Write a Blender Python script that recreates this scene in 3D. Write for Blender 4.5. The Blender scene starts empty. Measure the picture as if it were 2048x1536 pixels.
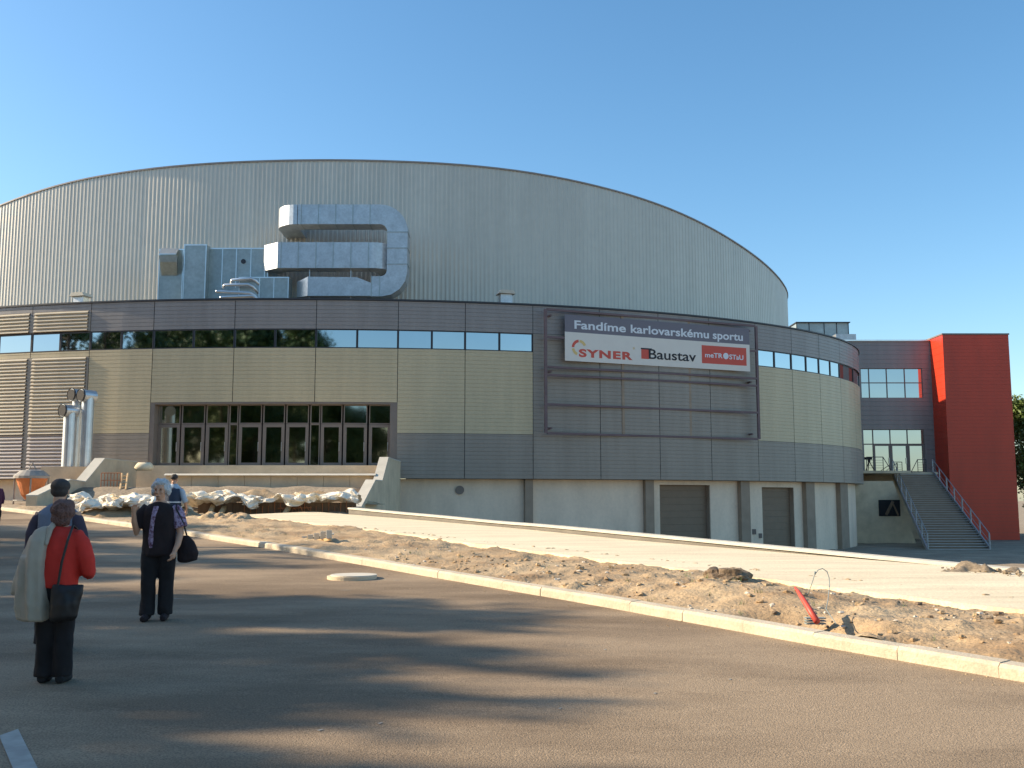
import bpy, math, random
import numpy as np
from mathutils import Vector, Matrix, noise
random.seed(7)
SC = bpy.context.scene
# ------------------------------------------------------------------ camera, world, sun
CAMH = 1.55
PITCH = math.atan(232/2000)
cam = bpy.data.objects.new('camera', bpy.data.cameras.new('camera'))
SC.collection.objects.link(cam)
cam.location = (0, 0, CAMH)
cam.rotation_euler = (math.pi/2+PITCH, 0, 0)
cam.data.sensor_width = 36
cam.data.lens = 36*2000/2048
cam.data.clip_start = .1
cam.data.clip_end = 5000
SC.camera = cam
SUN_EL, SUN_DIR = math.radians(27), Vector((-1, .1, 0)).normalized()
world = bpy.data.worlds.new('World')
SC.world = world
world.use_nodes = True
nt = world.node_tree
nt.nodes.clear()
sky = nt.nodes.new('ShaderNodeTexSky')
sky.sky_type = 'NISHITA'
sky.sun_disc = False
sky.sun_elevation = SUN_EL
sky.sun_rotation = math.atan2(SUN_DIR.x, SUN_DIR.y)
sky.air_density = 1.0
sky.dust_density = 0.8
sky.ozone_density = 2.2
bg = nt.nodes.new('ShaderNodeBackground')
bg.inputs['Strength'].default_value = .13
wo = nt.nodes.new('ShaderNodeOutputWorld')
hs = nt.nodes.new('ShaderNodeHueSaturation')
hs.inputs['Saturation'].default_value = 1.2
hs.inputs['Hue'].default_value = .493
nt.links.new(sky.outputs[0], hs.inputs['Color'])
nt.links.new(hs.outputs[0], bg.inputs[0])
nt.links.new(bg.outputs[0], wo.inputs[0])
sl = bpy.data.lights.new('sun', 'SUN')
sl.energy = 5
sl.angle = math.radians(.53)
sl.color = (1, .83, .6)
sun = bpy.data.objects.new('sun', sl)
SC.collection.objects.link(sun)
sdir = SUN_DIR*math.cos(SUN_EL)+Vector((0, 0, math.sin(SUN_EL)))
sun.rotation_euler = sdir.to_track_quat('Z', 'Y').to_euler()
SC.view_settings.view_transform = 'Standard'
SC.view_settings.look = 'None'
SC.view_settings.exposure = .78
SC.view_settings.gamma = 1
SC.cycles.max_bounces = 6
SC.cycles.use_denoising = True


# ------------------------------------------------------------------ helpers
def ray(px, py):
    x = (px-1024)/2000
    y = -(py-768)/2000
    Y = math.cos(PITCH)-y*math.sin(PITCH)
    return x/Y, (math.sin(PITCH)+y*math.cos(PITCH))/Y


def at(px, py, Y):
    kx, kz = ray(px, py)
    return Vector((kx*Y, Y, CAMH+kz*Y))


def zr(Y):
    return -.2+.025*Y if Y < 25 else .425+.04*(Y-25)


def on_road(px, py):
    kx, kz = ray(px, py)
    Y = 3
    while CAMH+kz*Y > zr(Y) and Y < 90:
        Y += .01
    return Vector((kx*Y, Y, zr(Y)))


def on_plane(px, py, dz):
    kx, kz = ray(px, py)
    Y = 3
    while CAMH+kz*Y > zr(Y)+dz and Y < 90:
        Y += .01
    return Vector((kx*Y, Y, zr(Y)+dz))


def lin(c):
    if isinstance(c, str):
        c = tuple(int(c[i:i+2], 16)/255 for i in (0, 2, 4))
        return tuple(v/12.92 if v < .04045 else ((v+.055)/1.055)**2.4 for v in c)
    return c


def mat(name, col, rough=.7, metal=0, var=.12, vscale=2, bump=0, bscale=20, spec=None, stretch=None, col2=None, sharp=False, fine=0, fscale=60, coat=0):
    m = bpy.data.materials.new(name)
    m.use_nodes = True
    n, l = m.node_tree.nodes, m.node_tree.links
    b = n['Principled BSDF']
    b.inputs['Roughness'].default_value = rough
    b.inputs['Metallic'].default_value = metal
    if spec is not None:
        b.inputs['Specular IOR Level'].default_value = spec
    if coat:
        b.inputs['Coat Weight'].default_value = coat
        b.inputs['Coat Roughness'].default_value = .2
    c = lin(col)
    tc = n.new('ShaderNodeTexCoord')
    src = tc.outputs['Object']
    if stretch:
        mp = n.new('ShaderNodeMapping')
        mp.inputs['Scale'].default_value = stretch[:3]
        if len(stretch) > 3:
            mp.inputs['Rotation'].default_value = (0, 0, stretch[3])
        l.new(src, mp.inputs[0])
        src = mp.outputs[0]
    nz = n.new('ShaderNodeTexNoise')
    nz.inputs['Scale'].default_value = vscale
    nz.inputs['Detail'].default_value = 7
    nz.inputs['Roughness'].default_value = .6
    l.new(src, nz.inputs['Vector'])
    rp = n.new('ShaderNodeValToRGB')
    lo, hi = (.42, .58) if sharp else (.3, .7)
    rp.color_ramp.elements[0].position = lo
    rp.color_ramp.elements[1].position = hi
    c2 = lin(col2) if col2 else tuple(v*(1+var) for v in c)
    c1 = c if col2 else tuple(v*(1-var) for v in c)
    rp.color_ramp.elements[0].color = (*c1, 1)
    rp.color_ramp.elements[1].color = (*c2, 1)
    l.new(nz.outputs['Fac'], rp.inputs[0])
    out = rp.outputs[0]
    if fine:
        nf = n.new('ShaderNodeTexNoise')
        nf.inputs['Scale'].default_value = fscale
        nf.inputs['Detail'].default_value = 3
        l.new(tc.outputs['Object'], nf.inputs['Vector'])
        mr = n.new('ShaderNodeMapRange')
        mr.inputs[1].default_value = .3
        mr.inputs[2].default_value = .7
        mr.inputs[3].default_value = 1-fine
        mr.inputs[4].default_value = 1+fine
        l.new(nf.outputs['Fac'], mr.inputs[0])
        mx = n.new('ShaderNodeMix')
        mx.data_type = 'RGBA'
        mx.blend_type = 'MULTIPLY'
        mx.inputs[0].default_value = 1
        l.new(out, mx.inputs[6])
        l.new(mr.outputs[0], mx.inputs[7])
        out = mx.outputs[2]
    l.new(out, b.inputs['Base Color'])
    if bump:
        nb = n.new('ShaderNodeTexNoise')
        nb.inputs['Scale'].default_value = bscale
        nb.inputs['Detail'].default_value = 5
        l.new(tc.outputs['Object'], nb.inputs['Vector'])
        bp = n.new('ShaderNodeBump')
        bp.inputs['Strength'].default_value = bump
        bp.inputs['Distance'].default_value = .05
        l.new(nb.outputs['Fac'], bp.inputs['Height'])
        l.new(bp.outputs[0], b.inputs['Normal'])
    return m


M = {
 'asphalt': mat('asphalt', (.2, .145, .095), .9, vscale=.3, bump=.4, bscale=90, fine=.35, fscale=70, sharp=True, col2=(.35, .262, .175), stretch=(.5, 1.2, 1, .6), spec=.25),
 'kerb': mat('kerb_concrete', (.56, .48, .36), .9, var=.14, vscale=3, bump=.2, bscale=50, fine=.12, fscale=30),
 'conc': mat('concrete', (.6, .49, .34), .85, var=.16, vscale=1.2, bump=.15, bscale=30, fine=.1),
 'conc_dark': mat('dark_concrete', (.2, .18, .15), .9, var=.15, vscale=1.5, bump=.2, bscale=30),
 'conc_pale': mat('pale_concrete', (.58, .54, .45), .85, var=.08, vscale=2, bump=.1, bscale=30),
 'screed': mat('pale_screed', (.62, .52, .36), .9, var=.1, vscale=1.3, stretch=(.35, 2.2, 1, .61), col2=(.8, .7, .5), fine=.1, fscale=25, bump=.2, bscale=20),
 'dirt': mat('dirt', (.3, .19, .1), 1, var=.3, vscale=.9, bump=.55, bscale=18, col2=(.53, .4, .245), fine=.18, fscale=35),
 'dirt_dark': mat('damp_dirt', (.15, .105, .07), 1, var=.3, vscale=1.6, bump=.8, bscale=12, col2=(.27, .2, .13), fine=.3, fscale=20),
 'yard': mat('yard_dirt', (.2, .155, .105), 1, vscale=.5, col2=(.38, .3, .21), bump=.6, bscale=6, fine=.3, fscale=12),
 'stone': mat('pale_stone', (.62, .55, .45), .9, var=.25, vscale=5),
 'fascia': mat('grey_cladding', (.262, .242, .232), .42, var=.1, vscale=1.2, stretch=(1.3, 1.3, .13), fine=.04, fscale=8),
 'fascia2': mat('lower_grey_cladding', (.285, .25, .21), .42, var=.1, vscale=1.2, stretch=(1.3, 1.3, .13), fine=.04, fscale=8),
 'beige': mat('beige_cladding', (.54, .452, .29), .42, var=.08, vscale=1.2, stretch=(1.3, 1.3, .13), fine=.04, fscale=8),
 'louvre': mat('louvre_beige', (.5, .44, .34), .45, var=.06, vscale=.8),
 'louvre_grey': mat('louvre_grey', (.42, .38, .36), .45, var=.06, vscale=.8),
 'drum': mat('corrugated_sheet', (.53, .49, .42), .38, metal=.3, var=.07, vscale=.9, stretch=(1, 1, .08), fine=.03, fscale=2),
 'dark': mat('dark_trim', (.035, .037, .045), .5, var=.1),
 'frame': mat('brown_grey_frame', (.2, .165, .14), .5, var=.08),
 'glass': mat('window_glass', (.42, .47, .5), .03, metal=1, var=.03, vscale=.4),
 'glass_dark': mat('entrance_glass', (.42, .42, .38), .04, metal=1, var=.05, vscale=.4),
 'white': mat('white_render', (.82, .66, .5), .9, var=.1, vscale=1.1, stretch=(1, 1, .3), fine=.04, fscale=6),
 'pil': mat('pilaster_concrete', (.34, .26, .19), .9, var=.12, vscale=1.5),
 'garage': mat('garage_door', (.23, .165, .11), .7, var=.08),
 'galv': mat('galvanised_steel', (.5, .53, .55), .42, metal=.7, var=.14, vscale=2.2, fine=.08, fscale=9),
 'galv_dull': mat('unit_steel', (.37, .43, .43), .45, metal=.5, var=.12, vscale=1.5, fine=.06, fscale=6),
 'alu': mat('bright_aluminium', (.75, .76, .76), .28, metal=.9, var=.08),
 'pipe': mat('pipe_steel', (.55, .58, .6), .35, metal=.7, var=.1, vscale=2),
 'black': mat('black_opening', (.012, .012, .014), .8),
 'red': mat('red_cladding', (.55, .045, .016), .4, var=.12, vscale=.8, stretch=(1, 1, .2), fine=.03, fscale=8),
 'stair': mat('stair_concrete', (.45, .4, .35), .85, var=.1, vscale=3),
 'rail': mat('stair_steel', (.4, .4, .4), .5, metal=.4, var=.1),
 'steel_red': mat('primed_steel', (.15, .1, .105), .6, var=.15),
 'orange': mat('orange_paint', (.6, .2, .07), .6, var=.15, vscale=4),
 'grey_paint': mat('grey_paint', (.3, .28, .25), .7, var=.15, vscale=5),
 'wood': mat('timber', (.55, .38, .2), .8, var=.2, vscale=6),
 'board': mat('shutter_board', (.2, .13, .08), .85, var=.25, vscale=2, stretch=(3, 3, .5)),
 'rebar': mat('rusty_bar', (.5, .2, .09), .8, var=.2),
 'sheet': mat('white_plastic_sheet', (.84, .77, .64), .85, var=.08, vscale=3),
 'bark': mat('bark', (.09, .065, .045), .95, var=.3, vscale=6, bump=.5, bscale=15),
 'leaf': mat('leaf', (.06, .1, .022), .6, var=.35, vscale=.9),
 'leaf2': mat('leaf_light', (.1, .15, .03), .6, var=.35, vscale=.9),
 'redpipe': mat('red_plastic', (.6, .08, .05), .5, var=.1),
 'grayblue': mat('bluish_plastic', (.25, .3, .3), .6),
 'skin': mat('skin', (.6, .33, .21), .6, var=.06, vscale=8),
 'hair_white': mat('white_hair', (.62, .62, .62), .8, var=.18, vscale=30, bump=.6, bscale=60),
 'hair_red': mat('reddish_grey_hair', (.16, .085, .07), .8, var=.3, vscale=30, bump=.6, bscale=60),
 'hair_dark': mat('dark_hair', (.05, .04, .035), .8, var=.3, vscale=30),
 'redcloth': mat('red_cloth', (.6, .035, .022), .9, var=.12, vscale=6),
 'black_cloth': mat('black_cloth', (.012, .009, .01), .9, var=.3, vscale=6),
 'dark_knit': mat('dark_brown_knit', (.02, .011, .012), .9, var=.3, vscale=8),
 'flower': mat('flowered_cloth', (.1, .03, .06), .9, vscale=22, col2=(.4, .3, .42), sharp=True),
 'coat': mat('beige_grey_coat', (.42, .36, .28), .95, var=.07, vscale=5),
 'bluegrey': mat('blue_grey_shirt', (.16, .19, .25), .9, var=.12, vscale=5),
 'maroon': mat('dark_sleeve_cloth', (.06, .045, .065), .9, var=.12, vscale=5),
 'lightblue': mat('light_blue_shirt', (.42, .5, .58), .9, var=.08, vscale=5),
 'navy': mat('navy_vest', (.03, .045, .08), .85, var=.15, vscale=5),
 'leather': mat('black_leather', (.014, .011, .011), .5, var=.2, vscale=8),
 'purple': mat('plum_cloth', (.09, .02, .05), .9),
 'signwhite': mat('banner_white', (.74, .7, .63), .6, var=.03),
 'signgrey': mat('banner_grey', (.17, .16, .19), .6, var=.03),
 'signlet': mat('letter_pale', (.72, .76, .8), .6, var=.02),
 'signred': mat('logo_red', (.62, .09, .06), .6, var=.03),
 'signyellow': mat('logo_yellow', (.72, .52, .2), .6, var=.03),
 'signblack': mat('logo_black', (.01, .012, .02), .6, var=.03),
 'paint': mat('road_paint', (.36, .34, .3), .8, var=.2, vscale=6),
}
# road surface speckles, cladding panel tones
for nm, amt in (('fascia', .05), ('fascia2', .05), ('beige', .05)):
    pass


def props(o, label=None, cat=None, group=None, kind=None):
    if label:
        o['label'] = label
    if cat:
        o['category'] = cat
    if group:
        o['group'] = group
    if kind:
        o['kind'] = kind
    return o


def empty(name, loc=(0, 0, 0), rz=0, **k):
    o = bpy.data.objects.new(name, None)
    o.empty_display_size = .3
    SC.collection.objects.link(o)
    o.location = loc
    o.rotation_euler = (0, 0, rz)
    return props(o, **k)


def link(name, me, m=None, parent=None, smooth=False, **k):
    if m is not None:
        me.materials.append(M[m] if isinstance(m, str) else m)
    if smooth:
        me.polygons.foreach_set('use_smooth', [True]*len(me.polygons))
    o = bpy.data.objects.new(name, me)
    SC.collection.objects.link(o)
    if parent:
        o.parent = parent
        # geometry is given in world space for things whose empty sits elsewhere
        o.matrix_parent_inverse = Matrix.LocRotScale(parent.location, parent.rotation_euler, None).inverted() if parent.get('_world', 1) else Matrix()
    return props(o, **k)


class MB:
    def __init__(s):
        s.v, s.f = [], []

    def add(s, vs, fs):
        k = len(s.v)
        s.v += [tuple(p) for p in vs]
        s.f += [tuple(i+k for i in f) for f in fs]
        return s

    def box(s, c, d, rz=0, R=None):
        R = R or Matrix.Rotation(rz, 3, 'Z')
        c = Vector(c)
        vs = [c+R@Vector((x*d[0]/2, y*d[1]/2, z*d[2]/2)) for x in (-1, 1) for y in (-1, 1) for z in (-1, 1)]
        return s.add(vs, [(0, 1, 3, 2), (4, 6, 7, 5), (0, 4, 5, 1), (2, 3, 7, 6), (0, 2, 6, 4), (1, 5, 7, 3)])

    def hexa(s, q0, q1):      # two quads joined
        return s.add(list(q0)+list(q1), [(3, 2, 1, 0), (4, 5, 6, 7), (0, 1, 5, 4), (1, 2, 6, 5), (2, 3, 7, 6), (3, 0, 4, 7)])

    def quad(s, *q):
        return s.add(q, [(0, 1, 2, 3)])

    def tube(s, pts, r, n=10, cap=True):
        pts = [Vector(p) for p in pts]
        rs = r if isinstance(r, (list, tuple)) else [r]*len(pts)
        ring = []
        B = None
        for i, p in enumerate(pts):
            T = (pts[min(i+1, len(pts)-1)]-pts[max(i-1, 0)]).normalized()
            if B is None:
                B = T.cross(Vector((0, 0, 1)))
                if B.length < .1:
                    B = T.cross(Vector((0, 1, 0)))
            B = (B-T*B.dot(T)).normalized()
            N = T.cross(B)
            ring.append([p+(B*math.cos(2*math.pi*k/n)+N*math.sin(2*math.pi*k/n))*rs[i] for k in range(n)])
        fs = [(i*n+k, i*n+(k+1) % n, (i+1)*n+(k+1) % n, (i+1)*n+k) for i in range(len(pts)-1) for k in range(n)]
        if cap:
            fs += [tuple(range(n-1, -1, -1)), tuple((len(pts)-1)*n+k for k in range(n))]
        return s.add([p for r_ in ring for p in r_], fs)

    def sweep(s, pts, B, w, h):   # rectangular section: h along B, w across in the path plane
        pts = [Vector(p) for p in pts]
        B = Vector(B).normalized()
        vs = []
        for i, p in enumerate(pts):
            d0 = (p-pts[i-1]).normalized() if i else None
            d1 = (pts[i+1]-p).normalized() if i < len(pts)-1 else None
            T = ((d0 or d1)+(d1 or d0)).normalized()
            N = B.cross(T)
            k = 1/max(.5, T.dot(d1 or d0))
            vs += [p+N*w/2*k+B*h/2, p-N*w/2*k+B*h/2, p-N*w/2*k-B*h/2, p+N*w/2*k-B*h/2]
        n = len(pts)
        fs = [(i*4+k, i*4+(k+1) % 4, i*4+4+(k+1) % 4, i*4+4+k) for i in range(n-1) for k in range(4)]
        fs += [(3, 2, 1, 0), tuple((n-1)*4+k for k in range(4))]
        return s.add(vs, fs)

    def loft(s, rings, n=20):     # rings: (centre, rx, ry, wav, wn, phase)
        vs = []
        for r in rings:
            c, rx, ry = r[0], r[1], r[2]
            w, wn, ph = (list(r[3:])+[0, 5, 0])[:3] if len(r) > 3 else (0, 5, 0)
            for k in range(n):
                a = 2*math.pi*k/n
                q = 1+w*math.sin(wn*a+ph)
                vs.append(Vector(c)+Vector((rx*q*math.cos(a), ry*q*math.sin(a), 0)))
        m = len(rings)
        fs = [(i*n+k, i*n+(k+1) % n, (i+1)*n+(k+1) % n, (i+1)*n+k) for i in range(m-1) for k in range(n)]
        fs += [tuple(range(n-1, -1, -1)), tuple((m-1)*n+k for k in range(n))]
        return s.add(vs, fs)

    def ball(s, c, r, n=10, jit=0, seed=0):
        vs, fs = [], []
        c = Vector(c)
        r = r if isinstance(r, (tuple, list)) else (r, r, r)
        h = n//2+1
        vs.append(c+Vector((0, 0, -r[2])))
        for i in range(1, h):
            th = -math.pi/2+math.pi*i/h
            for k in range(n):
                a = 2*math.pi*k/n
                d = Vector((math.cos(th)*math.cos(a), math.cos(th)*math.sin(a), math.sin(th)))
                q = 1+jit*noise.noise(d*1.7+Vector((seed*3.1, seed*1.7, 0)))*2
                vs.append(c+Vector((d.x*r[0], d.y*r[1], d.z*r[2]))*q)
        vs.append(c+Vector((0, 0, r[2])))
        fs += [(0, 1+(k+1) % n, 1+k) for k in range(n)]
        for i in range(h-2):
            for k in range(n):
                a, b = 1+i*n, 1+(i+1)*n
                fs.append((a+k, a+(k+1) % n, b+(k+1) % n, b+k))
        L = len(vs)-1
        fs += [(1+(h-2)*n+k, 1+(h-2)*n+(k+1) % n, L) for k in range(n)]
        return s.add(vs, fs)

    def mesh(s, name):
        me = bpy.data.meshes.new(name)
        me.from_pydata(s.v, [], s.f)
        me.update()
        return me

    def build(s, name, m, parent=None, smooth=False, **k):
        return link(name, s.mesh(name), m, parent, smooth, **k)


def sheet(name, pts, nu, nv, m, parent=None, smooth=True, **k):
    me = bpy.data.meshes.new(name)
    idx = np.arange(nu*nv).reshape(nu, nv)
    f = np.stack([idx[:-1, :-1], idx[1:, :-1], idx[1:, 1:], idx[:-1, 1:]], -1).reshape(-1, 4)
    me.from_pydata([tuple(p) for p in pts], [], f.tolist())
    me.update()
    return link(name, me, m, parent, smooth, **k)


def sstep(a, b, x):
    t = min(1, max(0, (x-a)/(b-a)))
    return t*t*(3-2*t)


def fbm(x, y, s, oct_=4, seed=0):
    return noise.fractal(Vector((x/s, y/s, seed*7.3)), .7, 2.1, oct_)


# ------------------------------------------------------------------ ground layout
KB = [(30, -28), (14, -5.2), (4.33, 8.7), (3.23, 10.33), (2.19, 12.0), (1.15, 13.65), (-.06, 15.45), (-2.3, 18.8), (-6.05, 24.45),
      (-9.1, 28.3), (-14.7, 34.9), (-18.9, 39.5), (-21.9, 42.8), (-30, 51.5), (-60, 84)]
KB = [Vector((x, y)) for x, y in KB]
SEG = []
acc = 0
for p, q in zip(KB, KB[1:]):
    L = (q-p).length
    SEG.append((acc, L, p, q))
    acc += L
S_NEAR = SEG[2][0]      # s at the frame's right edge


def kpt(s, d=0):
    for a, L, p, q in SEG:
        if s <= a+L or q is KB[-1]:
            t = (s-a)/L
            c = p.lerp(q, t)
            # smooth normal
            T = (q-p).normalized()
            return Vector((c.x+T.y*d, c.y-T.x*d))


def ktan(s):
    return (kpt(s+.8)-kpt(s-.8)).normalized()


def kpn(s, d=0):
    c, T = kpt(s), ktan(s)
    return Vector((c.x+T.y*d, c.y-T.x*d))


def koff(x, y):
    best = (1e9, 0, 0)
    P = Vector((x, y))
    for a, L, p, q in SEG:
        T = (q-p)/L
        u = min(L, max(0, (P-p).dot(T)))
        c = p+T*u
        dd = (P-c).length
        if dd < best[0]:
            sg = 1 if (P-c).dot(Vector((T.y, -T.x))) > 0 else -1
            best = (dd, sg*dd, a+u)
    return best[1], best[2]


S_RAMP_END = koff(-9.5, 36.8)[1]
CX, CY, EA, EB = -12.84, 80.59, 40.04, 25.96
ZT, ZB = 12.66, 2.73


def ground_z(x, y):
    d, s = koff(x, y)
    r = zr(max(-40, min(y, 60)))
    if d < .3:
        return r-.12
    left = r+.1
    left = min(left, 1.5)
    if -21 < x < 0 and y > 40:
        left = max(left, 1.3+.85*sstep(42.5, 46, y))
    if d < 8.1 and x > -11.5:
        return r-.1
    yard = -1.75
    w = sstep(-7.2, -5.0, x) if y > 30 else (1 if d > 8 else 0)
    yz = r-.05+(yard-(r-.05))*sstep(8.6, 17, d)
    z = left*(1-w)+yz*w
    amp = .1 if (x > -22 and y < 48) else .05
    inside = ((x-CX)/EA)**2+((y-CY)/EB)**2 < .97
    if inside:
        return min(z, -1.8)
    return z+fbm(x, y, 2.2, 5, 1)*amp


xs = np.unique(np.concatenate([[-2500, -900, -400, -200, -120, -80], np.arange(-60, -35, 2.), np.arange(-35, 45, .5), np.arange(45, 80, 3.), [100, 160, 300, 700, 2500]]))
ys = np.unique(np.concatenate([[-1500, -500, -200, -100, -60], np.arange(-40, 6, 3.), np.arange(6, 60, .5), np.arange(60, 110, 2.), [130, 180, 300, 700, 2800]]))
pts = [(x, y, ground_z(x, y)) for x in xs for y in ys]
g = sheet('ground', pts, len(xs), len(ys), 'yard', kind='structure')

# road
pts = []
ss = np.concatenate([np.arange(0, 20, 4), np.arange(20, acc, .7)])
ds = [0, -.4, -1, -2, -4, -7, -11, -16, -24, -40, -70]
for s in ss:
    for d in ds:
        p = kpn(s, d)
        pts.append((p.x, p.y, zr(max(-40, min(p.y, 70)))))
sheet('road', pts, len(ss), len(ds), 'asphalt', smooth=False, kind='structure')

# kerb stones
mb = MB()
s = 2.0
k = 0
while s < acc-25:
    L = 1.0
    a0, a1 = s+.003, s+L-.003
    j = random.uniform(-.006, .006)
    jz = random.uniform(-.006, .006)
    prof = [(0+j, -.1), (0+j, .095+jz), (.03+j, .125+jz), (.19+j, .13+jz), (.19+j, -.1)]
    q = []
    for a in (a0, a1):
        for d, z in prof:
            p = kpn(a, d)
            q.append((p.x, p.y, zr(p.y)+z))
    n = len(prof)
    mb.add(q, [(i, i+n, i+n+1, i+1) for i in range(n-1)]+[tuple(range(n)), tuple(range(2*n-1, n-1, -1))])
    s += L
mb.build('kerb', 'kerb', kind='structure')

# verge: dirt between kerb and slab
HOLE = at(1622, 1236, 11.25)
hole_d, hole_s = koff(HOLE.x, HOLE.y)


def verge_z(x, y, d, s, D1):
    u = d/D1
    z = zr(y)+.085+.05*math.sin(math.pi*min(1, u))
    z += fbm(x, y, 1.1, 5, 2)*.075*sstep(0, .35, d)*sstep(0, .3, D1-d)
    z += max(0, fbm(x, y, .4, 4, 5))*.07*sstep(0, .2, d)*(.35+.9*max(0, fbm(x, y, 2.5, 2, 8)+.3))
    hx = (s-hole_s-.1)/.75
    hd = (d-.62)/.4
    z -= .24*math.exp(-(hx*hx+hd*hd)**1.5)
    # heap behind the hole and spoil along the kerb
    z += .10*math.exp(-((s-hole_s+3.2)/1.2)**2-((d-1.3)/.7)**2)
    z += .12*math.exp(-((s-hole_s-1.6)/1.8)**2-((d-1.6)/.7)**2)
    return z


def rampd(s):     # inner edge of slab from kerb
    return 3.45+1.1*sstep(S_NEAR, S_RAMP_END, s)


svals = [S_NEAR-12]
while svals[-1] < S_RAMP_END:
    svals.append(svals[-1]+(.06 if S_NEAR-1 < svals[-1] < S_NEAR+11 else .13))
nv = 56
pts = []
for s in svals:
    D1 = rampd(s)+.25
    for i in range(nv):
        d = .17+(D1-.17)*i/(nv-1)
        p = kpn(s, d)
        pts.append((p.x, p.y, verge_z(p.x, p.y, d, s, D1)))
sheet('dirt_verge', pts, len(svals), nv, 'dirt', kind='structure')

# pale slab (ramp)
pts = []
rs = np.arange(S_NEAR-14, S_RAMP_END+.1, .5)
for s in rs:
    e = rampd(s)+.03*math.sin(s*3)+.02*math.sin(s*7.7)
    for d, dz in ((e, -.1), (e, .13), (e+1, .14), (e+2.4, .15), (7.72, .15)):
        p = kpn(s, d)
        pts.append((p.x, p.y, zr(p.y)+dz))
sheet('path', pts, len(rs), 5, 'screed', smooth=False, kind='structure')

# low wall beside the slab: top line follows the photo
mbw, mbc = MB(), MB()
walls = [(700, 1015), (1000, 1043), (1400, 1078), (1760, 1112), (2048, 1139), (2300, 1160)]
wp = []
for px, py in walls:
    kx, kz = ray(px, py)
    Y = 8
    while koff(kx*Y, Y)[0] < 7.85 and Y < 60:
        Y += .02
    wp.append((koff(kx*Y, Y)[1], CAMH+kz*Y))
wp.sort()


def wtop(s):
    if s <= wp[0][0]:
        return wp[0][1]
    for (a, za), (b, zb_) in zip(wp, wp[1:]):
        if s <= b:
            return za+(zb_-za)*(s-a)/(b-a)
    return wp[-1][1]


LW = empty('retaining_wall', (kpn(wp[0][0], 7.85).x, kpn(wp[0][0], 7.85).y, 0), label='long low concrete wall with front shade and sunlit top put into its colours, running down beside the pale slab', cat='wall')
ssw = np.linspace(wp[0][0], wp[-1][0], 30)
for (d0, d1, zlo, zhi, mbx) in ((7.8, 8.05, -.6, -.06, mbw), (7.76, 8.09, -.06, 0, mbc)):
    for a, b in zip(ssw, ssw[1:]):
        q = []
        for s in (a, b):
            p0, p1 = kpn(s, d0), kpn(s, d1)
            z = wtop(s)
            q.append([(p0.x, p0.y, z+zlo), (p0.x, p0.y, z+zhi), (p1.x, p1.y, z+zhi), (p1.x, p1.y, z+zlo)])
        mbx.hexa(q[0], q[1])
mbw.build('wall_body', 'conc_dark', LW)  # darker colour paints the shade on the wall's front face
mbc.build('coping', 'conc_pale', LW)  # added top strip, coloured paler to paint the sunlit top


# rubble
def rubble(name, m, n, fn, rmin, rmax, flat=.6, **k):
    mb = MB()
    for i in range(n):
        x, y, z = fn()
        r = rmin+(rmax-rmin)*random.random()**2.6
        mb.ball((x, y, z+r*.15), (r*random.uniform(.7, 1.3), r*random.uniform(.7, 1.3), r*flat), 6, .35, i)
    return mb.build(name, m, smooth=False, kind='stuff', **k)


def vrand(smin=None, smax=None, dmin=.3, dmax=3.3):
    s = random.uniform(smin if smin is not None else S_NEAR-2, smax or S_RAMP_END)
    d = random.uniform(dmin, dmax)
    p = kpn(s, d)
    return p.x, p.y, verge_z(p.x, p.y, d, s, rampd(s)+.25)


rubble('pale_rubble', 'stone', 170, lambda: vrand(S_NEAR, S_NEAR+16), .012, .04)
rubble('soil_clods', 'dirt', 420, lambda: vrand(S_NEAR-1, S_NEAR+14), .008, .06)
rubble('dark_soil_clods', 'dirt_dark', 110, lambda: vrand(S_NEAR-1, S_NEAR+12), .012, .05)
rubble('road_gravel', 'dirt', 420, lambda: (lambda s, d: (kpn(s, d).x, kpn(s, d).y, zr(kpn(s, d).y)))(random.uniform(S_NEAR, S_NEAR+22), -abs(random.gauss(0, .35))-.01), .003, .012)
rubble('slab_edge_soil', 'dirt', 300, lambda: (lambda s, d: (kpn(s, d).x, kpn(s, d).y, zr(kpn(s, d).y)+.11))(random.uniform(S_NEAR, S_NEAR+22), rampd(s)+random.uniform(-.1, .06)), .02, .06)


# ------------------------------------------------------------------ arena
def ep(t, off=0, z=0, a=EA, b=EB):
    n = Vector((math.cos(t)/a, math.sin(t)/b, 0)).normalized()
    return Vector((CX+a*math.cos(t), CY+b*math.sin(t), z))+n*off


def tpx(px, py=760):
    kx, kz = ray(px, py)
    A = kx*kx/EA/EA+1/EB/EB
    B = -2*(kx*CX/EA/EA+CY/EB/EB)
    C = CX*CX/EA/EA+CY*CY/EB/EB-1
    D = B*B-4*A*C
    Y = (-B-math.sqrt(max(0, D)))/2/A
    return math.atan2((Y-CY)/EB, (kx*Y-CX)/EA)


def arc(t0, t1):
    return (ep(t0)-ep(t1)).length


bayt = [tpx(p) for p in (58, 176, 303, 466, 630, 795, 930, 1066, 1200, 1318, 1420, 1513, 1585, 1640, 1681, 1708)]
t = bayt[0]
pre = []
while t > -math.pi-math.pi/2+.1:
    t -= 4.6/max(4, (ep(t-.01)-ep(t)).length/.01)
    pre.append(t)
post = []
t = bayt[-1]
while t < math.pi/2-.1:
    t += 4.6/((ep(t+.01)-ep(t)).length/.01)
    post.append(t)
BAYS = pre[::-1]+bayt+post
iL = len(pre)          # index of bay starting at px58

ARENA = empty('sports_arena', (CX, CY, 0), label='large oval sports arena with corrugated grey drum over a ring of beige and grey cladding', cat='arena')


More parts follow.
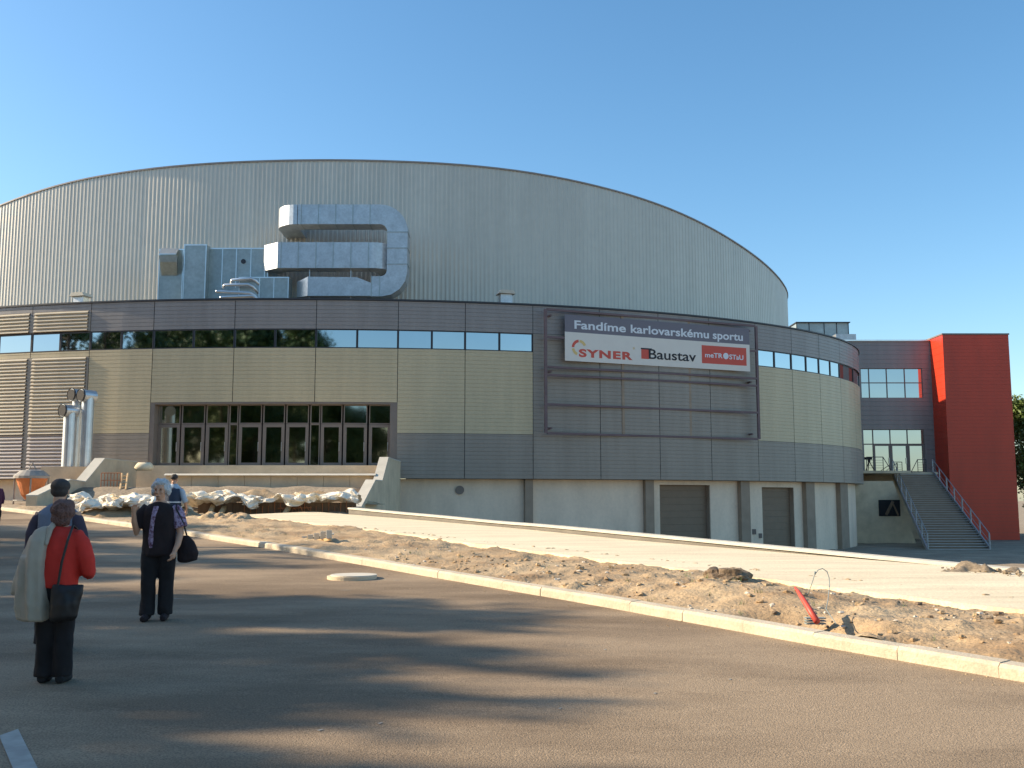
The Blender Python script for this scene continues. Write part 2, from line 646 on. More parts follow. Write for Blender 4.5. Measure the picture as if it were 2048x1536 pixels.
def band(mb, t0, t1, z0, z1, kind='ribs', gap=.018, off=0):
    L = arc(t0, t1)
    n = max(1, int(round(L/1.6)))
    g = gap/L*(t1-t0)
    ts = [t0+g+(t1-t0-2*g)*i/n for i in range(n+1)]
    prof = []
    if kind == 'ribs':
        z = z0
        while z < z1-.01:
            for dz, o in ((0, 0), (.185, 0), (.19, -.016), (.212, -.016)):
                if z+dz < z1:
                    prof.append((z+dz, o))
            z += .217
        prof.append((z1, 0))
    elif kind == 'louvre':
        z = z0
        while z < z1-.01:
            for dz, o in ((0, .0), (.02, .1), (.05, .1), (.17, .0)):
                if z+dz < z1:
                    prof.append((z+dz, o))
            z += .2
        prof.append((z1, 0))
    else:
        prof = [(z0, 0), (z1, 0)]
    vs = []
    for t in ts:
        base = ep(t, off)
        nn = (ep(t, 1)-ep(t, 0))
        for z, o in prof:
            vs.append((base.x+nn.x*o, base.y+nn.y*o, z))
    m = len(prof)
    fs = [(i*m+j, (i+1)*m+j, (i+1)*m+j+1, i*m+j+1) for i in range(n) for j in range(m-1)]
    mb.add(vs, fs)


def fbox(mb, t0, t1, z0, z1, o0, o1, n=1):
    for i in range(n):
        ta, tb = t0+(t1-t0)*i/n, t0+(t1-t0)*(i+1)/n
        mb.hexa([ep(ta, o0, z0), ep(ta, o1, z0), ep(ta, o1, z1), ep(ta, o0, z1)],
                [ep(tb, o0, z0), ep(tb, o1, z0), ep(tb, o1, z1), ep(tb, o0, z1)])


Z1, Z2, Z3 = 10.98, 9.9, 5.2        # window top, window bottom, beige bottom
ZE0, ZE1 = 3.42, 6.86               # entrance
B = {k: MB() for k in ('fascia', 'beige', 'beige_r', 'low', 'low_l', 'low_1', 'louvre', 'louvre_grey', 'back', 'lou_top')}
tE0, tE1 = bayt[2], tpx(790)
for i, (t0, t1) in enumerate(zip(BAYS, BAYS[1:])):
    b = i-iL                      # 0 = px 58..176
    lou = b in (-1, 0, -2, -3)
    bill = 7 <= b <= 10
    win = (-4 <= b <= 6) or (11 <= b <= 17)
    band(B['fascia'], t0, t1, Z1+(1.0 if lou else 0), ZT-.08)
    if lou:
        band(B['lou_top'], t0, t1, Z1+.05, Z1+1.2, 'louvre', .16)
        band(B['louvre'], t0, t1, Z3, Z2-.35, 'louvre', .16)
        band(B['beige'], t0, t1, Z2-.33, Z2-.02)
        band(B['louvre_grey'], t0, t1, ZB, Z3-.02, 'louvre', .16)
        dt = .17/arc(t0, t1)*(t1-t0)
        mb_ = MB()
        fbox(mb_, t0-dt, t0+dt, ZB, Z2-.345, -.1, .015)
        fbox(mb_, t0-dt, t0+dt, Z1+.03, Z1+1.0, -.1, .015)
        if b == 0:
            fbox(mb_, t1-dt, t1-dt*.1, ZB, Z2-.345, -.1, .012)
            fbox(mb_, t1-dt, t1-dt*.1, Z1+.03, Z1+1.0, -.1, .012)
        mb_.build('louvre_mullion', 'fascia2', ARENA)
    else:
        if b in (2, 3, 4):
            band(B['beige'], t0, t1, ZE1+.05, Z2)
        elif bill:
            band(B['low'], t0, t1, Z3, Z1-.02)
        else:
            band(B['beige' if b < 8 else 'beige_r'], t0, t1, Z3+.02, Z2)
        if b not in (2, 3, 4):
            band(B['low' if b > 3 else 'low_1' if b == 1 else 'low_l'], t0, t1, ZB, Z3)
    if not win and not bill:
        band(B['fascia'], t0, t1, Z2, Z1-.02)
    # dark backing
    if b in (2, 3, 4):
        fbox(B['back'], t0, t1, ZE1, ZT-.1, -.3, -.12, 3)
    else:
        fbox(B['back'], t0, t1, ZB+.01, ZT-.1, -.3, -.12, 3)
B['fascia'].build('grey_fascia', 'fascia', ARENA)
B['beige'].build('beige_cladding', 'beige', ARENA)
B['beige_r'].build('beige_cladding', 'beige', ARENA)
B['low_1'].build('lower_grey_cladding', 'fascia2', ARENA)
B['low_l'].build('lower_grey_cladding', 'fascia2', ARENA)
B['low'].build('lower_grey_cladding', 'fascia2', ARENA)
B['louvre'].build('louvre', 'louvre', ARENA)
B['lou_top'].build('louvre', 'louvre', ARENA)
B['louvre_grey'].build('louvre', 'louvre_grey', ARENA)
B['back'].build('backing_wall', 'dark', ARENA)
# parapet cap, soffit, roof ring
NT = 180
tt = [-math.pi*1.5+2*math.pi*i/NT for i in range(NT+1)]
mb = MB()
for a_, b_ in zip(tt, tt[1:]):
    fbox(mb, a_, b_, ZT-.06, ZT+.03, -.35, .07)
mb.build('parapet_cap', 'dark', ARENA)
mb = MB()
for a_, b_ in zip(tt, tt[1:]):
    mb.quad(ep(a_, -6, 12.05), ep(b_, -6, 12.05), ep(b_, -.3, 12.05), ep(a_, -.3, 12.05))
mb.build('roof_deck', 'conc_dark', ARENA)
mb = MB()
for a_, b_ in zip(tt, tt[1:]):
    mb.quad(ep(a_, -.9, ZB+.005), ep(b_, -.9, ZB+.005), ep(b_, -.02, ZB+.005), ep(a_, -.02, ZB+.005))
mb.build('soffit', 'fascia2', ARENA)

# base ring with openings
OPEN = [(tpx(1331, 1020), tpx(1434, 1020), 2.45), (tpx(1540, 1020), tpx(1605, 1020), 2.35)]
mb = MB()
cuts = sorted(tt+[o[0] for o in OPEN]+[o[1] for o in OPEN])
OB = -.62
for a_, b_ in zip(cuts, cuts[1:]):
    if b_-a_ < 1e-6:
        continue
    mid = (a_+b_)/2
    op = [o for o in OPEN if o[0] < mid < o[1]]
    fbox(mb, a_, b_, op[0][2] if op else -2.3, ZB-.02, OB-.3, OB)
mb.build('base_wall', 'white', ARENA)
for o in OPEN:
    mb = MB()
    n = 4
    for i in range(n):
        ta, tb = o[0]+(o[1]-o[0])*i/n, o[0]+(o[1]-o[0])*(i+1)/n
        z = -2.3
        while z < o[2]:
            fbox(mb, ta, tb, z, min(o[2], z+.4)-.007, OB-.36, OB-.3)
            z += .4
    mb.build('garage_door', 'garage', ARENA)
    mb = MB()
    dt = .02/EA
    fbox(mb, o[1]-dt*4, o[1]-dt*.2, -2.3, o[2]-.003, OB-.29, OB+.004)
    mb.build('door_reveal', 'pil', ARENA)
for p0, p1 in ((1053, 1069), (1297, 1314), (1490, 1508), (1622, 1639), (1691, 1706)):
    mb = MB()
    fbox(mb, tpx(p0, 1020), tpx(p1, 1020), -2.3, ZB-.021, OB, OB+.32, 1)
    mb.build('pilaster', 'pil', ARENA)
tv = tpx(922, 980)
mb = MB()
c = ep(tv, OB+.02, at(922, 980, 56)[2])
nn = ep(tv, 1)-ep(tv, 0)
mb.tube([c-nn*.05, c+nn*.08], .24, 20)
mb.build('round_vent', 'frame', ARENA)
for px, py, w in ((1260, 1067, .2), (1522, 1064, .25), (1535, 1072, .22)):
    tv = tpx(px, py)
    c = ep(tv, OB+.04, at(px, py, (ep(tv)).y)[2])
    mb = MB()
    mb.box(c, (w, .08, w*1.3))
    mb.build('socket_box', 'frame', ARENA)


def window(t0, t1, z0, z1, off, parent, name='window', gm='glass', fw=.05, pm='dark', tilt=.004, door=False):
    """frame mesh with pane child, flat between t0 and t1"""
    P0, P1 = ep(t0, off), ep(t1, off)
    U = (P1-P0)
    W = U.length
    U.normalize()
    N = Vector((U.y, -U.x, 0))
    return window_flat(P0, U, W, N, z0, z1, parent, name, gm, fw, pm, tilt, door)


def window_flat(P0, U, W, N, z0, z1, parent, name, gm, fw, pm, tilt, door=False, bot=None):
    mb = MB()
    bot = bot or fw

    def bar(u0, u1, a, b, d=.07):
        q = lambda u, z, o: P0+U*u+N*o+Vector((0, 0, z))
        mb.hexa([q(u0, a, 0), q(u1, a, 0), q(u1, b, 0), q(u0, b, 0)], [q(u0, a, d), q(u1, a, d), q(u1, b, d), q(u0, b, d)])
    bar(0, fw, z0, z1)
    bar(W-fw, W, z0, z1)
    bar(fw, W-fw, z0, z0+bot)
    bar(fw, W-fw, z1-fw, z1)
    fr = mb.build(name, pm, parent)
    mb = MB()
    ax, ay = random.uniform(-tilt, tilt), random.uniform(-tilt, tilt)
    q = lambda u, z: P0+U*u+N*(.025+(u-W/2)*ax+(z-(z0+z1)/2)*ay)+Vector((0, 0, z))
    e = fw*.8
    mb.quad(q(e, z0+bot*.8), q(W-e, z0+bot*.8), q(W-e, z1-e), q(e, z1-e))
    pn = mb.build('pane', gm, fr)
    if door:
        mb = MB()
        c = P0+U*(W*.88)+N*.12+Vector((0, 0, z0+1.05))
        mb.tube([c-Vector((0, 0, .25)), c+Vector((0, 0, .25))], .02, 6)
        mb.build('handle', 'alu', fr)
    return fr


for i, (t0, t1) in enumerate(zip(BAYS, BAYS[1:])):
    b = i-iL
    if (-4 <= b <= 6) or (11 <= b <= 17):
        n = 2 if b < 14 else 1
        for k_ in range(n):
            window(t0+(t1-t0)*k_/n+.0002, t0+(t1-t0)*(k_+1)/n-.0002, Z2+.01, Z1-.01, -.1, ARENA)
    if b in (-4, 6):
        pass

# entrance glazing
OE = -.55
mb = MB()
fbox(mb, tE0-.0005, tE0+.006, ZE0-.7, ZE1+.05, OE-.1, -.02)
fbox(mb, tE1-.006, tE1+.004, ZE0-.7, ZE1+.05, OE-.1, -.02)
fbox(mb, tE0+.006, tE1-.006, ZE1-.06, ZE1+.04, OE-.1, -.02, 8)
mb.build('entrance_surround', 'frame', ARENA)
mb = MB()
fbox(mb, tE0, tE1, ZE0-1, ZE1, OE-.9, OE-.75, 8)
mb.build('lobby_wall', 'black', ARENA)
gx = [(306, 352, 1), (354, 402, 1), (404, 450, 1), (451, 470, 0), (471, 518, 1), (520, 565, 1), (567, 614, 1), (616, 637, 0), (638, 682, 1), (684, 733, 1), (736, 781, 1)]
zt_ = 5.72
for x0, x1, dr in gx:
    ta, tb = tpx(x0, 880), tpx(x1, 880)
    window(ta+.0003, tb-.0003, ZE0, zt_, OE, ARENA, 'door' if dr else 'sidelight', 'glass_dark', .17 if dr else .05, 'frame', .02, bool(dr))
    window(ta+.0003, tb-.0003, zt_+.02, ZE1-.06, OE, ARENA, 'transom_window', 'glass_dark', .05, 'frame', .02)
mb = MB()
fbox(mb, bayt[2]-.004, tE1+.004, ZE0-1.6, ZE0-.02, OE-.4, .9, 8)
mb.build('threshold_plinth', 'conc', ARENA)

# drum
SB = 5.13
DT = [(-52.9, 15), (-46, 17.6), (-40, 19.4), (-33.6, 20.7), (-31.2, 21.2), (-27.8, 21.72), (-23.1, 22.08), (-19.4, 22.24), (-16.2, 22.31), (-12.5, 22.37), (-8.8, 22.39), (-3.9, 22.37),
      (-.76, 22.28), (2.42, 22.07), (5.7, 21.7), (9.14, 21.2), (12.8, 20.37), (16.96, 19.07), (19.5, 18.2), (21.1, 17.6), (22.3, 17.2)]
dx_, dz_ = np.array([a for a, b in DT]), np.array([b for a, b in DT])
da, db = EA-SB, EB-SB


def dz(x):      # smoothed table
    return float(np.mean([np.interp(x+o, dx_, dz_) for o in (-1.6, -.8, 0, .8, 1.6)]))


mb = MB()
N_ = 20000
ths = [-math.pi*1.5+2*math.pi*i/N_ for i in range(N_+1)]
P = [ep(t, 0, 0, da, db) for t in ths]
cum = [0]
for p, q in zip(P, P[1:]):
    cum.append(cum[-1]+(q-p).length)
npitch = int(cum[-1]/.27)
pitch = cum[-1]/npitch
cumn = np.array(cum)
thn = np.array(ths)
vs = []
for i in range(npitch):
    tm_ = float(np.interp(i*pitch, cumn, thn))
    dd_ = .038 if ep(tm_, 0, 0, da, db).x < -23.2 else .024
    for f, o in ((0, 0), (.42, 0), (.55, dd_), (.87, dd_)):
        t = float(np.interp((i+f)*pitch, cumn, thn))
        a = ep(t, o, 0, da, db)
        vs += [(a.x, a.y, 11.9), (a.x, a.y, dz(a.x))]
n = len(vs)//2
fs = [(2*i, 2*((i+1) % n), 2*((i+1) % n)+1, 2*i+1) for i in range(n)]
mb.add(vs, fs)
mb.build('drum_wall', 'drum', ARENA)
mb = MB()
for a_, b_ in zip(tt, tt[1:]):
    p0, p1 = ep(a_, -.1, 0, da, db), ep(b_, -.1, 0, da, db)
    q0, q1 = ep(a_, .09, 0, da, db), ep(b_, .09, 0, da, db)
    u = lambda p, dzz: (p.x, p.y, dz(p.x)+dzz)
    mb.hexa([u(p0, -.02), u(q0, -.02), u(q0, .07), u(p0, .07)], [u(p1, -.02), u(q1, -.02), u(q1, .07), u(p1, .07)])
mb.build('drum_cap', 'fascia', ARENA)
mb = MB()
K = 80
xr = [CX-da*math.cos(math.pi*i/K) for i in range(K+1)]
for x0, x1 in zip(xr, xr[1:]):
    h = lambda x: db*math.sqrt(max(0, 1-((x-CX)/da)**2))
    mb.quad((x0, CY-h(x0), dz(x0)+.02), (x1, CY-h(x1), dz(x1)+.02), (x1, CY+h(x1), dz(x1)+.02), (x0, CY+h(x0), dz(x0)+.02))
mb.build('roof', 'fascia', ARENA)

# small roof lamps boxes by the parapet
for px, py, lab in ((140, 596, 'small pale roof cowl on the parapet at the far left above the louvres'), (1018, 591, 'small pale roof cowl on the parapet near the drum centre, right of the ducts')):
    t = tpx(px, 600)
    c = ep(t, -1.0, 0)
    rz = math.atan2(c.x-CX, CY-c.y)*.6
    zc = at(px, py, c.y)[2]
    e = empty('roof_cowl', (c.x, c.y, 12.05), label=lab, cat='vent cowl', group='roof cowls behind the parapet')
    mb = MB()
    w, d = .42, .3
    z0, z1 = 12.05, zc+.05
    mb.box((c.x, c.y, (z0+z1)/2), (.7, .5, z1-z0), rz)
    mb.build('cowl_body', 'galv', e)
    mb = MB()
    R = Matrix.Rotation(rz, 3, 'Z')
    prof = [(-.5, 0), (-.38, .2), (.38, .2), (.5, 0)]
    q0 = [c+R@Vector((x, -.42, 0))+Vector((0, 0, z1+z)) for x, z in prof]
    q1 = [c+R@Vector((x, .42, 0))+Vector((0, 0, z1+z)) for x, z in prof]
    mb.hexa(q0, q1)
    mb.build('cowl_hood', 'conc_pale', e)

# ------------------------------------------------------------------ rooftop air plant
YD = 57.2


def A(px, py, Y=YD):
    return at(px, py, Y)


duct = empty('air_duct', (A(690, 590).x, YD, 12.05), label='bright galvanised duct looping like a letter C on the roof in front of the drum', cat='duct')
w1 = (A(700, 415)-A(700, 454)).length
# vertical loop: top arm, right leg, bottom arm
xL, xR = A(600, 434).x, A(797, 500).x
zTop, zBot = A(700, 434.5).z, A(700, 577).z
r = 1.05
path = [Vector((xL, YD, zTop)), Vector((xR-r, YD, zTop))]
for k in range(1, 9):
    a = math.pi/2*k/8
    path.append(Vector((xR-r+r*math.sin(a), YD, zTop-r+r*math.cos(a))))
path.append(Vector((xR, YD, zBot+.9)))
for k in range(1, 5):
    a = math.pi/2*k/4
    path.append(Vector((xR-.9+.9*math.cos(a), YD, zBot+.9-.9*math.sin(a))))
path.append(Vector((A(745, 577).x, YD, zBot)))
mb = MB()
mb.sweep(path, (0, 1, 0), w1, 1.25)
mb.build('loop', 'galv', duct)
# flanges on loop


def flange(par, p, T, B, w, h, th=.04, ex=.06):
    mb = MB()
    T = Vector(T).normalized()
    B = Vector(B)
    mb.sweep([Vector(p)-T*th/2, Vector(p)+T*th/2], B, w+ex, h+ex)
    mb.build('flange', 'galv_dull', par)


x = xL+.2
while x < xR-r:
    flange(duct, (x, YD, zTop), (1, 0, 0), (0, 1, 0), w1, 1.25)
    x += 1.0
z = zTop-r
while z > zBot+.9:
    flange(duct, (xR, YD, z), (0, 0, 1), (0, 1, 0), w1, 1.25)
    z -= .95
for x in (xR-1.0, A(745, 577).x+.02):
    flange(duct, (x, YD, zBot), (1, 0, 0), (0, 1, 0), w1, 1.25)
# left bend of the top arm, turning back into the drum
mb = MB()
rr = .75
bend = [Vector((xL+.02, YD, zTop))]
for k in range(1, 9):
    a = math.pi/2*k/8
    bend.append(Vector((xL-rr*math.sin(a), YD+rr-rr*math.cos(a), zTop)))
bend.append(Vector((xL-rr, YD+3.6, zTop)))
mb.sweep(bend, (0, 0, 1), 1.25, w1*.998)
mb.build('drum_bend', 'galv', duct)
# bottom arm: tapering box
mb = MB()
a0, a1, a2, a3 = A(595, 560), A(620, 558), A(716, 559), A(747, 571)
zb = A(700, 596).z
ys0, ys1 = YD-.63, YD+.63
prof = [(a0.x, zb, A(597, 565).z), (a1.x, zb, a1.z), (a2.x, zb, a2.z), (a3.x, zb, a3.z)]
for (x0, b0, t0), (x1, b1, t1) in zip(prof, prof[1:]):
    yy = .5 if x0 == a0.x else 0
    mb.hexa([(x0, ys0+yy, b0), (x1, ys0, b1), (x1, ys0, t1), (x0, ys0+yy, t0)], [(x0, ys1, b0), (x1, ys1, b1), (x1, ys1, t1), (x0, ys1, t0)])
mb.build('lower_arm', 'galv', duct)

# middle duct from unit, curving back
duct2 = empty('air_duct', (A(650, 520).x, YD, 12.05), label='short straight galvanised duct joining the roof unit to the drum, inside the C-shaped duct', cat='duct')
h2 = A(650, 490).z-A(650, 541).z
z2 = A(650, 515.5).z
mb = MB()
y2 = YD-.15
pth = [Vector((A(538, 515).x, YD+.5, z2)), Vector((A(566, 515).x, y2, z2)), Vector((A(745, 515).x, y2, z2))]
for k in range(1, 7):
    a = math.pi/2*k/6
    pth.append(Vector((A(745, 515).x+.75*math.sin(a), y2+.75-.75*math.cos(a), z2)))
pth.append(Vector((A(745, 515).x+.75, YD+3.6, z2)))
mb.sweep(pth, (0, 0, 1), 1.0, h2)
mb.build('duct_run', 'galv', duct2)
mb = MB()
for px in (567, 601, 636, 670, 705, 740):
    flange(duct2, (A(px, 515).x, y2, z2), (1, 0, 0), (0, 0, 1), 1.0, h2)
for px in (622, 704):
    mb = MB()
    x = A(px, 540).x
    mb.tube([(x, y2-.2, z2-h2/2), (x, y2-.2, 12.05)], .03, 6)
    mb.build('support_post', 'alu', duct2)

# air handling unit
unit = empty('air_handling_unit', (A(430, 560).x, YD+1, 12.05), label='long blue-grey steel air handling unit on the roof left of the ducts', cat='ventilation unit')


def cab(px0, px1, pyt, Y0, Y1, m='galv_dull', name='cabinet', pyb=None):
    xa, xb, zt = at(px0, pyt, Y0).x, at(px1, pyt, Y0).x, at(px0, pyt, Y0).z
    zb = 12.05 if pyb is None else at(px0, pyb, Y0).z
    mb = MB()
    mb.box(((xa+xb)/2, (Y0+Y1)/2, (zt+zb)/2), (xb-xa, Y1-Y0, zt-zb))
    o = mb.build(name, m, unit)
    mb = MB()
    for x in (xa+.03, xb-.03):
        mb.box((x, Y0-.015, (zt+zb)/2), (.05, .028, zt-zb))
    mb.box(((xa+xb)/2, Y0-.012, zt-.03), (xb-xa+.04, .022, .07))
    mb.build('edge_profile', 'alu', o)
    return o, xa, xb, zb, zt, Y0


cab(319, 368, 498, YD+.4, YD+3)
cab(369, 414, 489, YD-.3, YD+3)
o, xa, xb, zb_, zt2, y0 = cab(416, 538, 496, YD+.3, YD+3)
mb = MB()
for px in (445, 473, 502, 530):
    x = at(px, 520, y0).x
    mb.box((x, y0-.02, (zt2+zb_)/2+.9), (.05, .036, (zt2-zb_)-1.9))
mb.build('seam', 'alu', o)
mb = MB()
c = at(487, 523, y0)
mb.tube([c, c+Vector((0, -.06, 0))], .14, 14)
mb.build('gauge', 'dark', o)
o, xa, xb, zb_, zt2, y0 = cab(478, 578, 554, YD-.6, YD+.28)
mb = MB()
for px in (519, 548):
    x = at(px, 570, y0).x
    mb.box((x, y0-.02, (zt2+zb_)/2), (.05, .036, (zt2-zb_)-.1))
mb.build('seam', 'alu', o)
# hood
mb = MB()
p = [at(317, 509, YD-.5), at(352, 509, YD-.5), at(358, 499, YD+.38), at(322, 498, YD+.38)]
mb.hexa([v for v in p], [v+Vector((0, 0, .05)) for v in p])
mb.build('hood', 'alu', unit)
mb = MB()
q0 = [at(318, 511, YD-.48), at(354, 511, YD-.48), at(354, 524, YD-.4), at(319, 524, YD-.4)]
q1 = [at(322, 511, YD+.38), at(356, 511, YD+.38), at(354, 551, YD+.38), at(323, 551, YD+.38)]
mb.hexa(q0, q1)
mb.build('hood_body', 'galv_dull', unit)
# bright pipes
pip = empty('pipe_rack', (A(470, 575).x, YD-1, 12.05), label='cluster of bright insulated pipes with bends in front of the roof air unit', cat='pipes')
for px0, py0, px1, py1, Y in ((447, 570, 497, 569, YD-.9), (432, 583, 500, 586, YD-1.1), (440, 595, 505, 592, YD-1.3), (462, 560, 503, 557, YD-.8)):
    a, b = at(px0, py0, Y), at(px1, py1, Y)
    mb = MB()
    mb.tube([a-Vector((0, 0, .2)) if px0 > 440 else a, a+Vector((.05, 0, 0)), b, b+Vector((.25, .1, -.12)), b+Vector((.5, .35, -.45))], .085, 10)
    mb.build('pipe', 'alu', pip, smooth=True)
mb = MB()
for px in (438, 448, 462):
    a = at(px, 570, YD-1)
    mb.box((a.x, a.y, 12.4), (.06, .06, .9))
mb.build('bracket', 'alu', pip)

# ------------------------------------------------------------------ billboard frame and banner
P0, P1 = ep(tpx(1086), .55), ep(tpx(1503), .5)
BU = (P1-P0)
BW = BU.length
BU.normalize()
BN = Vector((BU.y, -BU.x, 0))


def uv(px, py, off=0):
    kx, kz = ray(px, py)
    d = Vector((kx, 1, kz))
    O = P0+BN*off
    o = Vector((0, 0, CAMH))
    tt_ = ((O-o).dot(BN))/d.dot(BN)
    h = o+d*tt_
    return (h-P0).dot(BU), h.z


FR = empty('billboard_frame', (P0.x, P0.y, 0), label='dark steel billboard frame with rails and posts standing off the grey cladding', cat='billboard frame')


def pt(u, z, o=0):
    return P0+BU*u+BN*o+Vector((0, 0, z))


zt0, zb0 = uv(1086, 618)[1], uv(1086, 866)[1]


def bar2(name, a, b, w=.13, m='steel_red', par=FR, o=0):
    mb = MB()
    d = (b-a).normalized()
    mb.sweep([a, b], BN, w, .12)
    return mb.build(name, m, par)


for u in (.0, uv(1247, 800)[0], uv(1381, 800)[0], BW):
    bar2('post', pt(u, zb0, -.07 if 0 < u < BW else 0), pt(u, zt0, -.07 if 0 < u < BW else 0), .16, 'pil' if 0 < u < BW else 'steel_red')
for py in (618, 673, 733, 749, 808, 866):
    z = uv(1087, py)[1]
    bar2('rail', pt(.081, z), pt(BW-.081, z), .12, 'steel_red')
mb = MB()
for u in (.4, uv(1247, 800)[0], uv(1381, 800)[0], BW-.4):
    for z in (zb0+.3, zt0-.3, (zb0+zt0)/2):
        mb.box(pt(u, z, -.35), (.1, .5, .1), math.atan2(BU.y, BU.x))
mb.build('bracket', 'steel_red', FR)

BAN = empty('banner', tuple(pt(uv(1128, 700)[0], 0, .1)), label='wide sponsor banner with a grey stripe and three logos hung on the frame', cat='banner')
u0, u1 = uv(1128.5, 680)[0], uv(1497.5, 700)[0]
vt, vm, vb = uv(1128.4, 629)[1], uv(1128.6, 663.6)[1], uv(1129, 721.4)[1]


def slab(name, ua, ub, va, vb_, m, par, o0=.07, o1=.085):
    mb = MB()
    mb.hexa([pt(ua, va, o0), pt(ub, va, o0), pt(ub, vb_, o0), pt(ua, vb_, o0)], [pt(ua, va, o1), pt(ub, va, o1), pt(ub, vb_, o1), pt(ua, vb_, o1)])
    return mb.build(name, m, par)


slab('banner_sheet', u0, u1, vb, vm, 'signwhite', BAN)
slab('title_stripe', u0, u1, vm, vt, 'signgrey', BAN)


def text(s, px0, py_base, px1, cap, m, par, name='lettering', bold=.02, o=.092, space=1.0, shear=0, vfix=None):
    """baseline starts at (px0, py_base), ends below px1; cap = capital height in metres"""
    def mk(body):
        cu = bpy.data.curves.new('lettering', 'FONT')
        cu.body = body
        cu.size = 1
        cu.offset = bold
        cu.space_character = space
        cu.shear = shear
        cu.extrude = .004
        ob = bpy.data.objects.new('tmp', cu)
        SC.collection.objects.link(ob)
        dg = bpy.context.evaluated_depsgraph_get()
        me = bpy.data.meshes.new_from_object(ob.evaluated_get(dg))
        bpy.data.objects.remove(ob)
        return me
    H_ = mk('H')
    ch = max(v.co.y for v in H_.vertices)-min(v.co.y for v in H_.vertices)
    me = mk(s)
    x0 = min(v.co.x for v in me.vertices)
    x1 = max(v.co.x for v in me.vertices)
    ua, vbz = uv(px0, py_base)
    ub = uv(px1, py_base)[0]
    vbz = vfix if vfix is not None else vbz
    sx, sy = (ub-ua)/(x1-x0), cap/ch
    for v in me.vertices:
        v.co = pt(ua+(v.co.x-x0)*sx, vbz+v.co.y*sy, o+v.co.z)
    me.name = name
    return link(name, me, m, par)


cp = lambda px, a, b: uv(px, a)[1]-uv(px, b)[1]
vbase = uv(1147.5, 657.3)[1]
for wd, pa, pb in (('Fandíme', 1147.5, 1250), ('karlovarskému', 1260, 1416), ('sportu', 1424, 1484)):
    text(wd, pa, 657.3+(pa-1147.5)*.085, pb, cp(1147, 640.5, 657.3), 'signlet', BAN, bold=.022, space=1.02, vfix=vbase)


def arcs(name, cpx, cpy, r0, r1, a0, a1, m, par):
    u, v = uv(cpx, cpy)
    mb = MB()
    n = 12
    vs = []
    for i in range(n+1):
        a = math.radians(a0+(a1-a0)*i/n)
        for r_ in (r0, r1):
            for o in (.088, .094):
                vs.append(pt(u+r_*math.cos(a), v+r_*math.sin(a), o))
    fs = []
    for i in range(n):
        b = i*4
        fs += [(b+1, b+3, b+7, b+5), (b, b+4, b+6, b+2), (b, b+1, b+5, b+4), (b+2, b+6, b+7, b+3)]
    mb.add(vs, fs)
    return mb.build(name, m, par)


arcs('logo_arc', 1157, 696, .31, .47, 95, 178, 'signred', BAN)
arcs('logo_arc', 1157, 696, .31, .47, 22, 85, 'signyellow', BAN)
arcs('logo_arc', 1157, 696, .31, .47, 188, 250, 'signyellow', BAN)
text('SYNER', 1156.5, 713.2, 1263.5, cp(1160, 697, 713), 'signred', BAN, bold=.042, space=1.16)
text('®', 1264.5, 699, 1268, .12, 'signyellow', BAN, bold=0)
slab('logo_square', uv(1281, 708)[0], uv(1296, 708)[0], uv(1281, 717.7)[1], uv(1281, 698.5)[1], 'signred', BAN, .086, .09)
slab('logo_square_edge', uv(1281, 697)[0]-.03, uv(1302, 697)[0], uv(1281, 698.7)[1], uv(1281, 696)[1], 'signblack', BAN, .086, .091)
text('Baustav', 1296, 717.5, 1390.5, cp(1300, 698, 717.5), 'signblack', BAN, bold=.012, o=.095)
ua, ub = uv(1402, 710)[0], uv(1491, 710)[0]
v1, v0 = uv(1402, 690.5)[1], uv(1402, 726.5)[1]
slab('logo_panel', ua, ub, v0, v1, 'signred', BAN, .086, .09)
text('meTR', 1408.5, 714.5, 1443.5, cp(1409, 705, 714.5), 'signlet', BAN, bold=.02, o=.095)
text('STaU', 1457, 718.5, 1485, cp(1457, 709, 718.5), 'signlet', BAN, bold=.02, o=.095)
arcs('logo_disc', 1450, 712.5, .02, .2, 0, 360, 'signlet', BAN)

# ------------------------------------------------------------------ annex wing
YW = 86.0
xa, xb = at(1690, 700, YW).x, at(1885, 671, 83.4).x+.02
zw = at(1800, 682.5, YW).z
WING = empty('entrance_wing', ((xa+xb)/2, YW, 0), label='grey clad wing with glazed doors between the arena and the red tower', cat='building')


def wz(py):
    return at(1780, py, YW).z


wx = lambda px, py: at(px, py, YW).x
xl0, xr0 = wx(1722, 760), wx(1845, 760)
xl1, xr1 = wx(1726, 880), wx(1850, 900)
zl = wz(946)
holes = [(xl0, xr0, wz(796), wz(737)), (xl0, xr1-.0, zl, wz(859))]
xcuts = sorted({xa-8, xb, *[h[0] for h in holes], *[h[1] for h in holes]})
zcuts = sorted({-2.2, zw, *[h[2] for h in holes], *[h[3] for h in holes]})
mb, mbl = MB(), MB()
for x0, x1 in zip(xcuts, xcuts[1:]):
    for z0, z1 in zip(zcuts, zcuts[1:]):
        cx_, cz_ = (x0+x1)/2, (z0+z1)/2
        if any(h[0] < cx_ < h[1] and h[2] < cz_ < h[3] for h in holes):
            continue
        tgt = mbl if cz_ < zl else mb
        if tgt is mbl:
            tgt.hexa([(x0, YW+.3, z0), (x1, YW+.3, z0), (x1, YW+.3, z1), (x0, YW+.3, z1)], [(x0, YW, z0), (x1, YW, z0), (x1, YW, z1), (x0, YW, z1)])
            continue
        z = z0
        while z < z1-.01:
            h = min(z1, z+.4)
            tgt.hexa([(x0, YW+.3, z), (x1, YW+.3, z), (x1, YW+.3, h), (x0, YW+.3, h)], [(x0, YW, z+.012), (x1, YW, z+.012), (x1, YW, h), (x0, YW, h)])
            z += .4
mb.build('cladding', 'fascia', WING)
mbl.build('base_wall', 'conc', WING)
mb = MB()
mb.box(((xa-8+xb)/2, YW+8.15, (zw-2.2)/2), (xb-xa+7.9, 15.6, zw+2.1))
